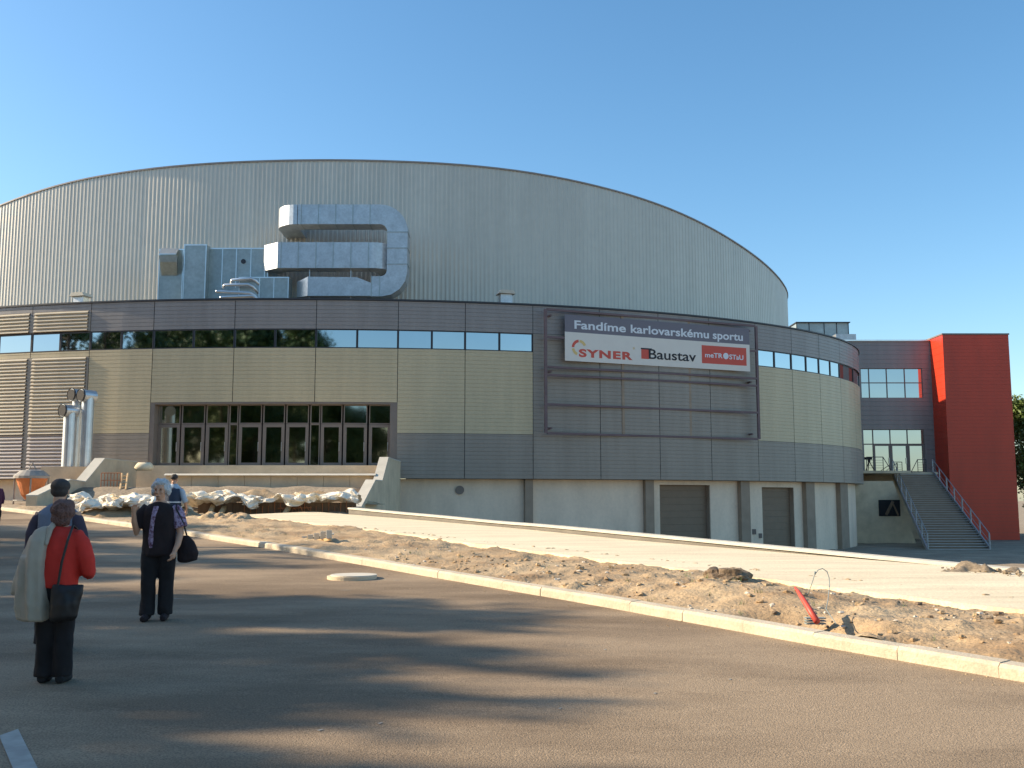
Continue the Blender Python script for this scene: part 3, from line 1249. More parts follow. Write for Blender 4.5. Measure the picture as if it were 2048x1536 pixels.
mb.build('body', 'dark', WING)
mb = MB()
mb.box(((xa-8+xb)/2, YW+.1, zw+.06), (xb-xa+8, .5, .12))
mb.build('parapet_cap', 'alu', WING)
# windows: 4 columns x 2 rows
U = Vector((1, 0, 0))
N = Vector((0, -1, 0))
cols = [wx(p, 760) for p in (1722, 1738.5, 1774, 1810, 1845)]
rows = [wz(796), wz(765.5), wz(737)]
for c0, c1 in zip(cols, cols[1:]):
    for r0, r1 in zip(rows, rows[1:]):
        window_flat(Vector((c0+.005, YW+.14, 0)), U, c1-c0-.01, N, r0+.005, r1-.005, WING, 'window', 'glass', .035, 'frame', .003)
cols = [wx(p, 900) for p in (1726, 1747.5, 1782, 1816.5, 1850)]
cols[0] = xl0
cols[-1] = xr1
for i, (c0, c1) in enumerate(zip(cols, cols[1:])):
    window_flat(Vector((c0+.005, YW+.14, 0)), U, c1-c0-.01, N, wz(888), wz(859)-.01, WING, 'window', 'glass', .035, 'frame', .003)
    window_flat(Vector((c0+.005, YW+.14, 0)), U, c1-c0-.01, N, zl, wz(888)-.01, WING, 'door' if i else 'sidelight', 'glass', .15 if i else .05, 'frame', .003, bool(i))

# red tower
YF = 83.4
TX0, TX1, TZ = at(1885, 671, YF).x, at(2016.5, 669, YF).x, at(1950, 669.5, YF).z
TW = empty('red_tower', ((TX0+TX1)/2, YF+3, -1.75), label='tall bright red clad tower at the far right end of the arena', cat='tower')
xback = at(1859, 682, YW).x
mb = MB()
q0 = [(TX0, YF, -2.2), (TX1, YF, -2.2), (TX1+.6, YW+8, -2.2), (TX0, YW+8, -2.2)]


def panels(mb, a, b, z0, z1, nx, hz, g=.012, dep=.04):
    a, b = Vector(a), Vector(b)
    T = (b-a)
    L = T.length
    T.normalize()
    n_ = Vector((T.y, -T.x, 0))
    z = z0
    while z < z1-.01:
        h = min(z1, z+hz)
        for i in range(nx):
            u, v = a+T*(L*i/nx+g), a+T*(L*(i+1)/nx-g)
            zz0, zz1 = Vector((0, 0, z+g)), Vector((0, 0, h-g))
            mb.hexa([u+zz0-n_*dep, v+zz0-n_*dep, v+zz1-n_*dep, u+zz1-n_*dep], [u+zz0, v+zz0, v+zz1, u+zz1])
        z = h


mb.box(((TX0+TX1)/2, (YF+YW+8)/2, (TZ-2.2)/2), (TX1-TX0-.1, YW+8-YF-.1, TZ+2.2-.05))
mb.build('core', 'dark', TW)
mb = MB()
panels(mb, (TX0, YF, 0), (TX1, YF, 0), -1.72, TZ, 1, .3, .004)
mb.build('front_cladding', 'red', TW)
mb = MB()
panels(mb, (TX0-.003, YW+8, 0), (TX0-.003, YF, 0), -1.72, TZ, 3, .6, .005)
mb.build('side_cladding', 'red', TW)
mb = MB()
panels(mb, (TX1+.003, YF, 0), (TX1+.003, YW+8, 0), -1.72, TZ, 3, .6, .005)
mb.build('side_cladding', 'red', TW)
mb = MB()
mb.box(((TX0+TX1)/2, (YF+YW+8)/2, TZ+.06), (TX1-TX0+.12, YW+8-YF+.12, .12))
mb.build('parapet_cap', 'frame', TW)

# rooftop box on the wing
RB = empty('rooftop_unit', (at(1645, 660, 90).x, 90, zw), label='flat galvanised rooftop plant box behind the parapet, right of the drum', cat='ventilation unit')
mb = MB()
a, b = at(1593, 646, 89), at(1697, 646, 89)
mb.box(((a.x+b.x)/2, 91, (a.z+zw)/2), (b.x-a.x, 4, a.z-zw))
mb.build('cabinet', 'galv_dull', RB)
mb = MB()
for px in (1593, 1618, 1648, 1673, 1696.5):
    mb.box((at(px, 650, 89).x, 88.98, (a.z+zw)/2), (.06, .05, a.z-zw-.02))
mb.box(((a.x+b.x)/2, 90.9, a.z+.04), (b.x-a.x+.2, 4.2, .08))
mb.build('seam', 'dark', RB)
mb = MB()
c, d = at(1672, 668, 87.4), at(1712, 668, 87.4)
mb.box(((c.x+d.x)/2, 88, (c.z+zw)/2), (d.x-c.x, 1.2, c.z-zw))
mb.build('low_cabinet', 'galv', RB)

# ------------------------------------------------------------------ exterior stair
ST = empty('exterior_staircase', (30, 70, -1.75), label='long outdoor steel staircase with railings climbing to the wing doors beside the red tower', cat='staircase')
YT, YBt = 82.3, 67.6
ZBt = -1.7
zl2 = zl-.03
xt0, xt1 = at(1786, 948, YT).x, at(1866, 948, YT).x
xb0, xb1 = at(1856, 1099, YBt).x, at(1980, 1099, YBt).x
nst = 34
mb = MB()
mbr = MB()


def spt(f, side, z=None):
    # plan position along flight, f 0 top .. 1 bottom, side 0 left 1 right
    x = (xt0+(xb0-xt0)*f)*(1-side)+(xt1+(xb1-xt1)*f)*side
    return Vector((x, YT+(YBt-YT)*f, zl2+(ZBt-zl2)*f if z is None else z))


for i in range(nst):
    f0, f1 = i/nst, (i+1)/nst
    z = zl2+(ZBt-zl2)*f1
    q = []
    for (f, s_) in ((f0, 0), (f0, 1), (f1+.004, 1), (f1+.004, 0)):
        q.append(spt(f, s_, z))
    mb.hexa([v-Vector((0, 0, .05)) for v in q], q)
mb.build('tread', 'stair', ST)
mb = MB()
for i in range(nst):
    f1 = (i+1)/nst
    z = zl2+(ZBt-zl2)*f1
    a, b = spt(f1-.006, 0, z-.055), spt(f1-.006, 1, z-.055)
    mb.hexa([a, b, b+Vector((0, .02, 0)), a+Vector((0, .02, 0))], [v+Vector((0, 0, -.11)) for v in (a, b, b+Vector((0, .02, 0)), a+Vector((0, .02, 0)))])
mb.build('riser', 'pil', ST)
for s_ in (0, 1):
    mb = MB()
    a, b = spt(0, s_), spt(1, s_)
    dx = Vector((-.08 if s_ == 0 else .08, 0, 0))
    mb.hexa([a+dx+Vector((0, 0, .1)), a+Vector((0, 0, .1)), a+Vector((0, 0, -.3)), a+dx+Vector((0, 0, -.3))], [b+dx+Vector((0, 0, .1)), b+Vector((0, 0, .1)), b+Vector((0, 0, -.3)), b+dx+Vector((0, 0, -.3))])
    mb.build('stringer', 'rail', ST)
    pr = None
    mb = MB()
    for i in range(8):
        f = i/7
        p = spt(f, s_)
        mb.tube([p, p+Vector((0, 0, 1.05))], .055, 8)
    mb.build('railing_posts', 'rail', ST)
    for h in ((1.05, .5) if s_ else (1.05, .5)):
        mb = MB()
        mb.tube([spt(0, s_)+Vector((0, 0, h)), spt(1, s_)+Vector((0, 0, h))], .03 if h > 1 else .015, 8)
        mb.build('handrail' if h > 1 else 'lower_rail', 'rail', ST)
# landing and its concrete block
LD = empty('stair_block', (30, 80, -1.75), label='rough concrete block carrying the landing left of the staircase', cat='concrete block')
xw0, xw1 = at(1712, 1020, 78).x, at(1838, 1060, 78).x
mb = MB()
mb.hexa([(xw0-1.5, 78.3, -2.2), (xw1, 78.3, -2.2), (xw1, YW-.05, -2.2), (xw0-1.5, YW-.05, -2.2)],
        [(xw0-1.5, 78.3, at(1780, 962, 78.3).z), (at(1786, 962, 78.3).x, 78.3, at(1780, 962, 78.3).z), (at(1786, 962, 78.3).x, YW-.05, at(1780, 962, 78.3).z), (xw0-1.5, YW-.05, at(1780, 962, 78.3).z)])
mb.build('block_wall', 'conc', LD)
mb = MB()
c = at(1779, 1016, 78.26)
mb.box((c.x, 78.28, c.z), (1.65, .06, 1.25))
mb.build('dark_opening', 'black', LD)
mb = MB()
mb.box((c.x, 78.24, c.z), (.22, .05, 1.2), R=Matrix.Rotation(.5, 3, 'Y'))
mb.box((c.x+.45, 78.22, c.z-.1), (.12, .05, 1.0), R=Matrix.Rotation(-.4, 3, 'Y'))
mb.build('leaning_board', 'board', LD)
mb = MB()
mb.box(((xw0-1.5+xt0)/2-.05, (78.2+YW)/2+.05, zl-.12), (xt0-.1-xw0+1.5, YW-78.3, .2))
mb.box(((xt0+xt1)/2+.2, (YT+YW)/2, zl-.12), (xt1-xt0+.4, YW-YT-.06, .2))
mb.build('landing_slab', 'conc', LD)
# landing railings
LR = empty('landing_railing', (at(1745, 948, 79).x, 79, zl), label='thin dark railing with cross wires on the landing left of the stair head', cat='railing', group='railings on the landing')
LR2 = empty('landing_railing', (at(1845, 948, 84).x, 84, zl), label='thin dark railing with cross wires on the landing in front of the right-hand door', cat='railing', group='railings on the landing')
for par, pa, pb, Y, diag in ((LR, 1733, 1766, 78.6, (1782, 940)), (LR2, 1835, 1852, 83.5, (1822, 945))):
    xa_, xb_ = at(pa, 920, Y).x, at(pb, 920, Y).x
    mb = MB()
    for h in (.2, .4, .6, .8):
        mb.tube([(xa_, Y, zl+h), (xb_, Y, zl+h)], .012, 6)
    mb.build('wire', 'dark', par)
    mb = MB()
    mb.tube([(xa_, Y, zl+1.05), (xb_, Y, zl+1.05)], .03, 8)
    e = at(diag[0], diag[1], Y-1.5)
    st = xb_ if diag[0] > pb else xa_
    mb.tube([(st, Y, zl+1.05), (e.x, Y-1.5, e.z)], .03, 8)
    mb.build('handrail', 'dark', par)
    mb = MB()
    for x in (xa_, xb_):
        mb.tube([(x, Y, zl-.02), (x, Y, zl+1.05)], .03, 8)
    mb.build('railing_posts', 'dark', par)
# tripod on the landing
TP = empty('tripod', (at(1739, 945, 80).x, 80, zl), label='dark tripod standing on the landing at the edge of the arena cladding', cat='tripod')
c = Vector((at(1739, 945, 80).x, 80, zl))
for a in (0, 2.1, 4.2):
    mb = MB()
    mb.tube([c+Vector((math.cos(a)*.42, math.sin(a)*.3, -.02)), c+Vector((0, 0, .8))], .035, 6)
    mb.build('leg', 'black', TP)
mb = MB()
mb.box(c+Vector((-.05, 0, 1.0)), (.55, .2, .2))
mb.box(c+Vector((0, 0, .82)), (.16, .16, .2))
mb.build('head', 'black', TP)

# ------------------------------------------------------------------ left construction area
# terrace
TR = empty('entrance_terrace', (-12, 48, 1.5), label='raised concrete terrace with a bright edge below the main glass doors', cat='terrace')
zt_e = at(600, 947, 47.2).z
xs0, xs1 = at(330, 947, 47.2).x, at(752, 947, 47.2).x
mb = MB()
n = 8
for i in range(n):
    x0, x1 = xs0+(xs1-xs0)*i/n+.008, xs0+(xs1-xs0)*(i+1)/n-.008
    mb.box(((x0+x1)/2, 50.6, (zt_e-.09+.6)/2), (x1-x0, 6.6, zt_e-.09-.6))
mb.build('riser_wall', 'conc', TR)
mb = MB()
mb.hexa([(xs0, 47.05, zt_e-.088), (xs1, 47.05, zt_e-.088), (xs1, 54, zt_e-.088), (xs0, 54, zt_e-.088)], [(xs0, 47.2, zt_e), (xs1, 47.2, zt_e), (xs1, 54, zt_e), (xs0, 54, zt_e)])
mb.build('edge_slab', 'conc_pale', TR)
# plinth left
PL = empty('concrete_plinth', (at(136, 950, 50.5).x, 51.5, 1.4), label='plain concrete block carrying the steel vent pipes at the left of the entrance', cat='plinth')
a, b = at(82, 933, 50.2), at(190, 933, 50.2)
mb = MB()
mb.box(((a.x+b.x)/2, 51.4, (a.z+1)/2), (b.x-a.x, 2.4, a.z-1))
mb.build('block', 'conc', PL)


def wing_wall(name, xw, th, pts, label):
    """pts: (Y, z) top line near to far"""
    e = empty(name, (xw, 46, 1), label=label, cat='wall')
    m1, m2 = MB(), MB()
    for (ya, za), (yb, zb_) in zip(pts, pts[1:]):
        sl = 0.05
        m1.hexa([(xw-th/2, ya, .2), (xw+th/2, ya, .2), (xw+th/2, ya, za-sl), (xw-th/2, ya, za-sl)], [(xw-th/2, yb, .2), (xw+th/2, yb, .2), (xw+th/2, yb, zb_-sl), (xw-th/2, yb, zb_-sl)])
        m2.hexa([(xw-th/2-.02, ya, za-sl), (xw+th/2+.02, ya, za-sl), (xw+th/2+.02, ya, za), (xw-th/2-.02, ya, za)], [(xw-th/2-.02, yb, zb_-sl), (xw+th/2+.02, yb, zb_-sl), (xw+th/2+.02, yb, zb_), (xw-th/2-.02, yb, zb_)])
    m1.build('wall_side', 'conc', e)
    m2.build('coping', 'conc_pale', e)
    return e


xw = at(765, 915, 48.3).x
f = lambda px, py: (lambda k: (xw+.17)/k[0])(ray(px, py))
Ya, Yb_, Yc, Yd = 40.3, f(749, 959), f(763, 959), f(775, 914)
wing_wall('stair_cheek_wall', xw, .4, [(Ya, at(729, 1013, Ya).z), (Yb_, at(749, 959, Yb_).z), (Yc-.02, at(749, 959, Yb_).z+.02), (Yd, at(775, 914, Yd).z), (54.4, at(775, 914, Yd).z+.01)],
          'stepped concrete cheek wall with two bright sloping copings at the right of the entrance')
xw2 = at(200, 916, 48.3).x
f2 = lambda px, py: (xw2+.2)/ray(px, py)[0]
Ye, Yf_, Yg, Yh = 41.6, f2(140, 958), f2(170, 961), f2(208, 916)
zg = at(170, 961.5, Yg).z
wing_wall('stair_cheek_wall', xw2, .45, [(Ye, at(112, 990, Ye).z), (Yf_, at(140, 958, Yf_).z), (Yg-.02, zg-.02), (Yh, at(208, 916, Yh).z), (52.5, at(208, 916, Yh).z+.0)],
          'stepped concrete cheek wall with sloping copings at the left of the entrance, behind the heap of sheeting')

# barrier and ladder, sack
BR = empty('site_barrier', (at(225, 975, 45.6).x, 45.6, 1.9), label='rusty orange barrier of thin upright bars by the left cheek wall', cat='barrier')
a, b = at(203, 946, 45.6), at(240, 975, 45.6)
mb = MB()
for i in range(7):
    x = a.x+(b.x-a.x)*i/6
    mb.tube([(x, 45.6, b.z-.3), (x, 45.6, a.z)], .022, 6)
for z in (a.z, (a.z+b.z)/2, b.z):
    mb.tube([(a.x, 45.6, z), (b.x, 45.6, z)], .022, 6)
mb.build('bars', 'rebar', BR)
LDR = empty('ladder', (at(247, 975, 45.3).x, 45.3, 2), label='short pale wooden ladder leaning at the left end of the terrace wall', cat='ladder')
mb = MB()
for px0, px1 in ((241, 244), (252, 256)):
    mb.tube([at(px0, 979, 45.0), at(px1, 947, 46.4)], .045, 6)
mb.build('side_rail', 'wood', LDR)
mb = MB()
for k in range(4):
    f_ = .15+.23*k
    mb.tube([at(241, 979, 45.0).lerp(at(244, 947, 46.4), f_), at(252, 979, 45.0).lerp(at(256, 947, 46.4), f_)], .03, 6)
mb.build('rung', 'wood', LDR)
SK = empty('sack', tuple(at(288, 937, 50)), label='pale bulging sack on the terrace corner left of the doors', cat='sack')
mb = MB()
c = at(288, 937, 50)
mb.loft([(c+Vector((0, 0, -.1)), .4, .3), (c+Vector((0, 0, .05)), .5, .38, .04), (c+Vector((.02, 0, .2)), .43, .32, .05), (c+Vector((0, 0, .3)), .33, .22, .08)], 16)
mb.build('sack_body', 'screed', SK, smooth=True)

# vent pipes
for k_, (px, ptop, Y, lab, mx, my) in enumerate(((135, 822, 50.6, 'shortest of the three steel vent pipes, leftmost in front of the louvres', 122, 822), (151, 791, 51.4, 'middle steel vent pipe standing behind the other two', 131, 792), (170, 792, 50.9, 'tall steel vent pipe at the right of the trio on the concrete plinth', 156, 791))):
    base = at(px, 933, Y)
    zt_p = at(px, ptop, Y).z
    e = empty('vent_pipe', tuple(base), label=lab, cat='vent pipe', group='steel vent pipes beside the entrance')
    mb = MB()
    mb.tube([(base.x, Y, base.z-.3), (base.x, Y, zt_p-.3), (base.x, Y, zt_p)], .3, 20)
    z = base.z+.6
    mb.build('pipe', 'pipe', e, smooth=False)
    mb = MB()
    dx = base.x-at(mx, my, Y).x
    dirn = Vector((-.55, -.9, 0)).normalized()
    c = Vector((base.x, Y, zt_p))
    mb.tube([c-dirn*.32, c+dirn*.45], .31, 20)
    mb.build('elbow', 'pipe', e)
    mb = MB()
    mb.tube([c+dirn*.451, c+dirn*.47], .29, 20)
    mb.build('mouth', 'black', e)
    mb = MB()
    mb.tube([c+dirn*.4, c+dirn*.475], .335, 20, cap=False)
    mb.build('rim', 'dark', e)

# concrete bucket
BK = empty('concrete_bucket', tuple(at(60, 1004, 46.3)), label='orange concrete skip with a grey cone top and bail on the left verge', cat='concrete bucket')
c = at(61, 1003, 46.3)
zz = lambda py: at(61, py, 46.3).z
rad = 34*46.3/2000
mb = MB()
mb.loft([((c.x, c.y, zz(1000)), .22, .22), ((c.x, c.y, zz(990)), .42, .42), ((c.x, c.y, zz(955)), rad*.88, rad*.88)], 20)
mb.build('hopper', 'orange', BK)
mb = MB()
mb.loft([((c.x, c.y, zz(957)), rad, rad), ((c.x, c.y, zz(952)), rad, rad), ((c.x, c.y, zz(941)), rad*.62, rad*.62), ((c.x, c.y, zz(940)), rad*.3, rad*.3)], 20)
mb.build('cone_top', 'grey_paint', BK)
mb = MB()
mb.tube([(c.x-.18, c.y, zz(941)), (c.x, c.y, zz(925)), (c.x+.2, c.y, zz(941))], .03, 6)
mb.build('bail', 'grey_paint', BK)
for a in (0.4, 1.97, 3.54, 5.11):
    mb = MB()
    x, y = c.x+rad*.9*math.cos(a), c.y+rad*.9*math.sin(a)
    mb.tube([(x, y, zz(1004)-.15), (x, y, zz(955))], .04, 6)
    mb.build('leg', 'grey_paint', BK)
mb = MB()
mb.tube([(c.x+rad*.9*math.cos(a), c.y+rad*.9*math.sin(a), zz(1001)) for a in np.linspace(0, 2*math.pi, 17)], .035, 6)
mb.build('base_ring', 'grey_paint', BK)

# formwork wall in the pit
FW = empty('formwork_wall', (-9, 38.7, .8), label='low brown shuttering board wall with thin rusty bars, half covered by sheeting', cat='formwork')
YFW = 38.8
x0, x1 = at(395, 1020, YFW).x, at(712, 1020, YFW).x
zt_f, zb_f = at(600, 1005, YFW).z, .7
mb = MB()
n = 9
for i in range(n):
    xa_, xb_ = x0+(x1-x0)*i/n+.006, x0+(x1-x0)*(i+1)/n-.006
    dy = random.uniform(-.01, .01)
    mb.box(((xa_+xb_)/2, YFW+.05+dy, (zt_f+zb_f)/2), (xb_-xa_, .08, zt_f-zb_f))
mb.build('board', 'board', FW)
mb = MB()
x = at(490, 1020, YFW).x
while x < x1-.1:
    mb.tube([(x, YFW-.04, zb_f), (x+random.uniform(-.02, .02), YFW-.04, zt_f+random.uniform(-.15, .05))], .014, 5)
    x += .23
mb.build('bars', 'rebar', FW)
mb = MB()
xm = at(588, 1013, YFW).x
for k in range(5):
    mb.tube([(xm-.5+.25*k, YFW-.12, zt_f-.12-random.random()*.1), (xm-.38+.25*k, YFW-.1, zt_f-.3-random.random()*.05)], .018, 5)
mb.tube([(xm-.6, YFW-.1, zt_f-.22), (xm+.7, YFW-.1, zt_f-.2)], .018, 5)
mb.build('tie_bar', 'rebar', FW)
for lab, a, b in (('pale timber prop leaning on the boards under the right-hand sheet', at(561, 1037, 37.9), at(581, 1009, 38.7)), ('timber prop sticking out between two sheets near the middle of the pit', at(437, 1030, 37.6), at(449, 1015, 38.6)),
                  ('short timber prop beside the brown soil heap', at(419, 1024, 37.8), at(426, 1012, 38.6)), ('timber prop under the crumpled sheets left of the white-haired woman', at(232, 1026, 36.9), at(244, 1008, 37.8))):
    mb = MB()
    mb.sweep([a-Vector((0, 0, .1)), b], Vector((1, 0, 0)), .13, .15)
    mb.build('timber_prop', 'wood', label=lab, cat='timber', group='timber props in the pit')


# plastic sheets: crumpled cloth
def tarp(lab, px0, px1, pyt, pyb, Y, seed, wavy=.3, group='white plastic sheets over the pit edge'):
    a, b = at(px0, pyt, Y), at(px1, pyt, Y)
    zt, zb_ = a.z, at(px0, pyb, Y).z
    H = zt-zb_
    nu, nv = int((b.x-a.x)/.07)+4, 26
    pts = []
    for i in range(nu):
        u = i/(nu-1)
        x = a.x+(b.x-a.x)*u
        drop = H*(.55+.45*math.sin(u*7+seed)*math.sin(u*3+seed*2)+.25*fbm(x, 0, .7, 3, seed))
        crest = fbm(x, 3, .8, 3, seed+3)*.16
        for j in range(nv):
            v = j/(nv-1)
            if v < .35:
                w = v/.35
                y = Y+.9*(1-w)
                z = zt-.35*(1-w)+crest*w
            else:
                w = (v-.35)/.65
                y = Y-.12*math.sin(w*math.pi)-.25*w*abs(math.sin(u*9+seed))
                z = zt+crest-drop*w
            fx = fbm(x*1.0, v*1.6, .6, 3, seed)
            fold = math.sin(x*8+seed+4*fbm(x, v*2, 1.2, 2, seed+1))*.09
            pts.append((x+fbm(v*4, x, .5, 2, seed+5)*.15, y+fx*.16+fold, z+fbm(x, v*1.5, .6, 2, seed+9)*.16))
    o = sheet('plastic_sheet', pts, nu, nv, 'sheet', smooth=False, label=lab, cat='plastic sheet', group=group)
    return o


tarp('crumpled white sheet at the far left of the pit, beside the left cheek wall', 138, 262, 990, 1022, 38.0, 1)
tarp('crumpled white sheet just left of the white-haired woman', 225, 335, 992, 1026, 37.2, 2)
tarp('white sheet right of the vest man, over the grey soil heap', 352, 445, 994, 1010, 38.4, 3)
tarp('crumpled white sheet with ragged hem at the middle of the pit edge', 402, 520, 992, 1020, 38.3, 4)
tarp('flat narrow white sheet along the top of the brown boards', 490, 625, 995, 1012, 38.5, 5)
tarp('large white sheet hanging in folds beside the right cheek wall', 588, 716, 987, 1024, 38.4, 6)

tarp('low crumpled white sheet spilling onto the soil beside the left cheek wall', 128, 250, 1003, 1030, 36.4, 7)
tarp('low crumpled white sheet on the soil behind the raised hand', 236, 372, 1001, 1024, 36.6, 8)
tarp('thin white sheet lying on the earth bank in front of the terrace', 330, 470, 987, 999, 39.6, 9)
# soil heaps in pit


def heap(name, px0, px1, pyt, pyb, Y, depth, m, seed, lab=None, hmul=1):
    a, b = at(px0, pyb, Y), at(px1, pyb, Y)
    zt, zb_ = at(px0, pyt, Y).z, a.z
    nu, nv = 60, 30
    pts = []
    for i in range(nu):
        for j in range(nv):
            u, v = i/(nu-1), j/(nv-1)
            x, y = a.x+(b.x-a.x)*u, Y-depth/2+depth*v
            q = max(0, 1-(2*u-1)**4)*max(0, 1-(2*v-1)**2)
            q *= .75+.5*fbm(x, y, 1.2, 3, seed)
            pts.append((x, y, zb_-.12+(zt-zb_+.12)*q*hmul+fbm(x, y, .35, 5, seed+2)*.09*min(1, q*3+.2)))
    return sheet(name, pts, nu, nv, m, kind='structure')


heap('hill', 372, 530, 1016, 1050, 34.6, 3.0, 'dirt', 11)
heap('hill', 250, 760, 982, 1003, 43.2, 3.6, 'dirt', 12)
heap('hill', 120, 420, 1010, 1032, 37.2, 3.0, 'dirt', 13)
heap('hill', 1690, 1800, 1121, 1140, 19.5, 1.3, 'yard', 14)
heap('hill', 1840, 2120, 1122, 1160, 16.9, 1.2, 'yard', 15)
rubble('pale_spoil', 'yard', 70, lambda: (lambda s, d: (kpn(s, d).x, kpn(s, d).y, zr(kpn(s, d).y)+.17))(random.uniform(wp[1][0]-1, wp[1][0]*.6+wp[2][0]*.4), random.gauss(7.35, .3)), .01, .07)

# sparse weeds on the verge
mb = MB()
for i in range(70):
    x, y, z = vrand(S_NEAR-1, S_NEAR+24)
    for k in range(random.randint(5, 12)):
        a, L = random.uniform(0, 6.28), random.uniform(.03, .09)
        bx, by = x+random.gauss(0, .03), y+random.gauss(0, .03)
        w = .004
        mb.add([(bx-w*math.sin(a), by+w*math.cos(a), z-.01), (bx+w*math.sin(a), by-w*math.cos(a), z-.01), (bx+L*.5*math.cos(a), by+L*.5*math.sin(a), z+L)], [(0, 1, 2)])
mb.build('weeds', 'leaf2', kind='stuff')

# slatted crate piece on the verge
CR = empty('pallet', tuple(on_road(632, 1082)), label='pale slatted timber piece lying on the dirt verge behind the kerb', cat='pallet')
for k in range(5):
    p = at(609+12.3*k, 1077-2.1*k, 25.6-.25*k)
    mb = MB()
    mb.box(p, (.13, .12, .12+.02*k), .2)
    mb.box(p+Vector((0, .3, .0)), (.13, .5, .03), .2)
    mb.build('slat', 'conc_pale', CR)
mb = MB()
a, b = at(603, 1084, 25.7), at(662, 1076, 24.6)
mb.sweep([a-Vector((0, -.05, .02)), b-Vector((0, -.05, .02))], (0, 1, 0), .1, .25)
mb.build('bearer', 'wood', CR)

# concrete lump
for lab, px, py, sx, sz in (('large brown lump of broken concrete lying on the edge of the pale slab', 1466, 1153, .27, .13), ('smaller dirt-covered lump beside the large concrete lump', 1430, 1151, .2, .12)):
    p = on_plane(px, py+11, .1)
    c = at(px, py, p.y+.12)
    mb = MB()
    mb.ball(c, (sx, .22, sz), 16, .22, px)
    o = mb.build('concrete_lump', 'dirt_dark', smooth=False, label=lab, cat='rubble lump', group='concrete lumps on the slab edge')

# red pipe and cables in the hole
hp = lambda px, py, off=0: at(px, py, HOLE.y+off*1.6)
mb = MB()
mb.tube([hp(1590, 1175, .35), hp(1597, 1184, .25), hp(1606, 1198, .15), hp(1618, 1217, .05), hp(1634, 1243, -.08)], [.012, .022, .03, .034, .036], 12)
mb.build('red_conduit', 'redpipe', smooth=True, label='red corrugated conduit sticking out of the dug hole behind the kerb', cat='conduit')
mb = MB()
mb.tube([hp(1614, 1193, .3), hp(1622, 1172, .3), hp(1629, 1150, .3), hp(1636, 1140, .3), hp(1645, 1137, .3), hp(1654, 1143, .3), hp(1658, 1155, .3), hp(1659, 1170, .3), hp(1656, 1200, .2), hp(1652, 1218, .1), hp(1664, 1236, 0), hp(1672, 1247, -.1)], .005, 6)
mb.ball(hp(1630, 1146, .3), (.012, .012, .022), 8)
mb.build('cable_loop', 'grayblue', smooth=True, label='thin grey cable standing in a loop above the dug hole', cat='cable')
mb = MB()
c = hp(1630, 1236, .15)
for k in range(3):
    mb.box(c+Vector((0, 0, -.03*k)), (.22, .1, .012))
mb.build('plastic_cover', 'grayblue', label='grey ribbed plastic piece at the bottom of the dug hole', cat='plastic piece')

# manhole ring
p = on_road(704, 1157)
MH = empty('manhole', tuple(p), label='raised round concrete manhole sitting proud of the asphalt', cat='manhole')
r_ = 48.5*p.y/2000
mb = MB()
mb.tube([p+Vector((0, 0, -.02)), p+Vector((0, 0, .05))], r_, 40)
mb.build('ring', 'conc', MH)
mb = MB()
mb.tube([p+Vector((.03, 0, .05)), p+Vector((.03, 0, .068))], r_*.93, 40)
mb.build('cover', 'conc_pale', MH)

# paint mark lower left and thin scratches
q = [on_road(-2, 1473), on_road(36, 1460), on_road(76, 1540), on_road(26, 1540)]
MB().quad(*[v+Vector((0, 0, .006)) for v in q][::-1]).build('road_marking', 'paint', kind='structure')
mb = MB()
for px, py, L in ((690, 1181, 30), (792, 1161, 22), (350, 1198, 34), (1020, 1190, 8), (1310, 1388, 10), (1120, 1418, 8), (640, 1462, 14), (760, 1448, 10), (1210, 1300, 8), (1460, 1360, 9)):
    a = on_road(px, py)
    w = L*a.y/2000
    d = .05
    mb.add([a+Vector((-w/2, 0, .005)), a+Vector((0, -d/2, .005)), a+Vector((w/2, .03, .005)), a+Vector((0, d/2, .005))], [(0, 1, 2, 3)])
mb.build('road_chalk_marking', 'paint', kind='structure')


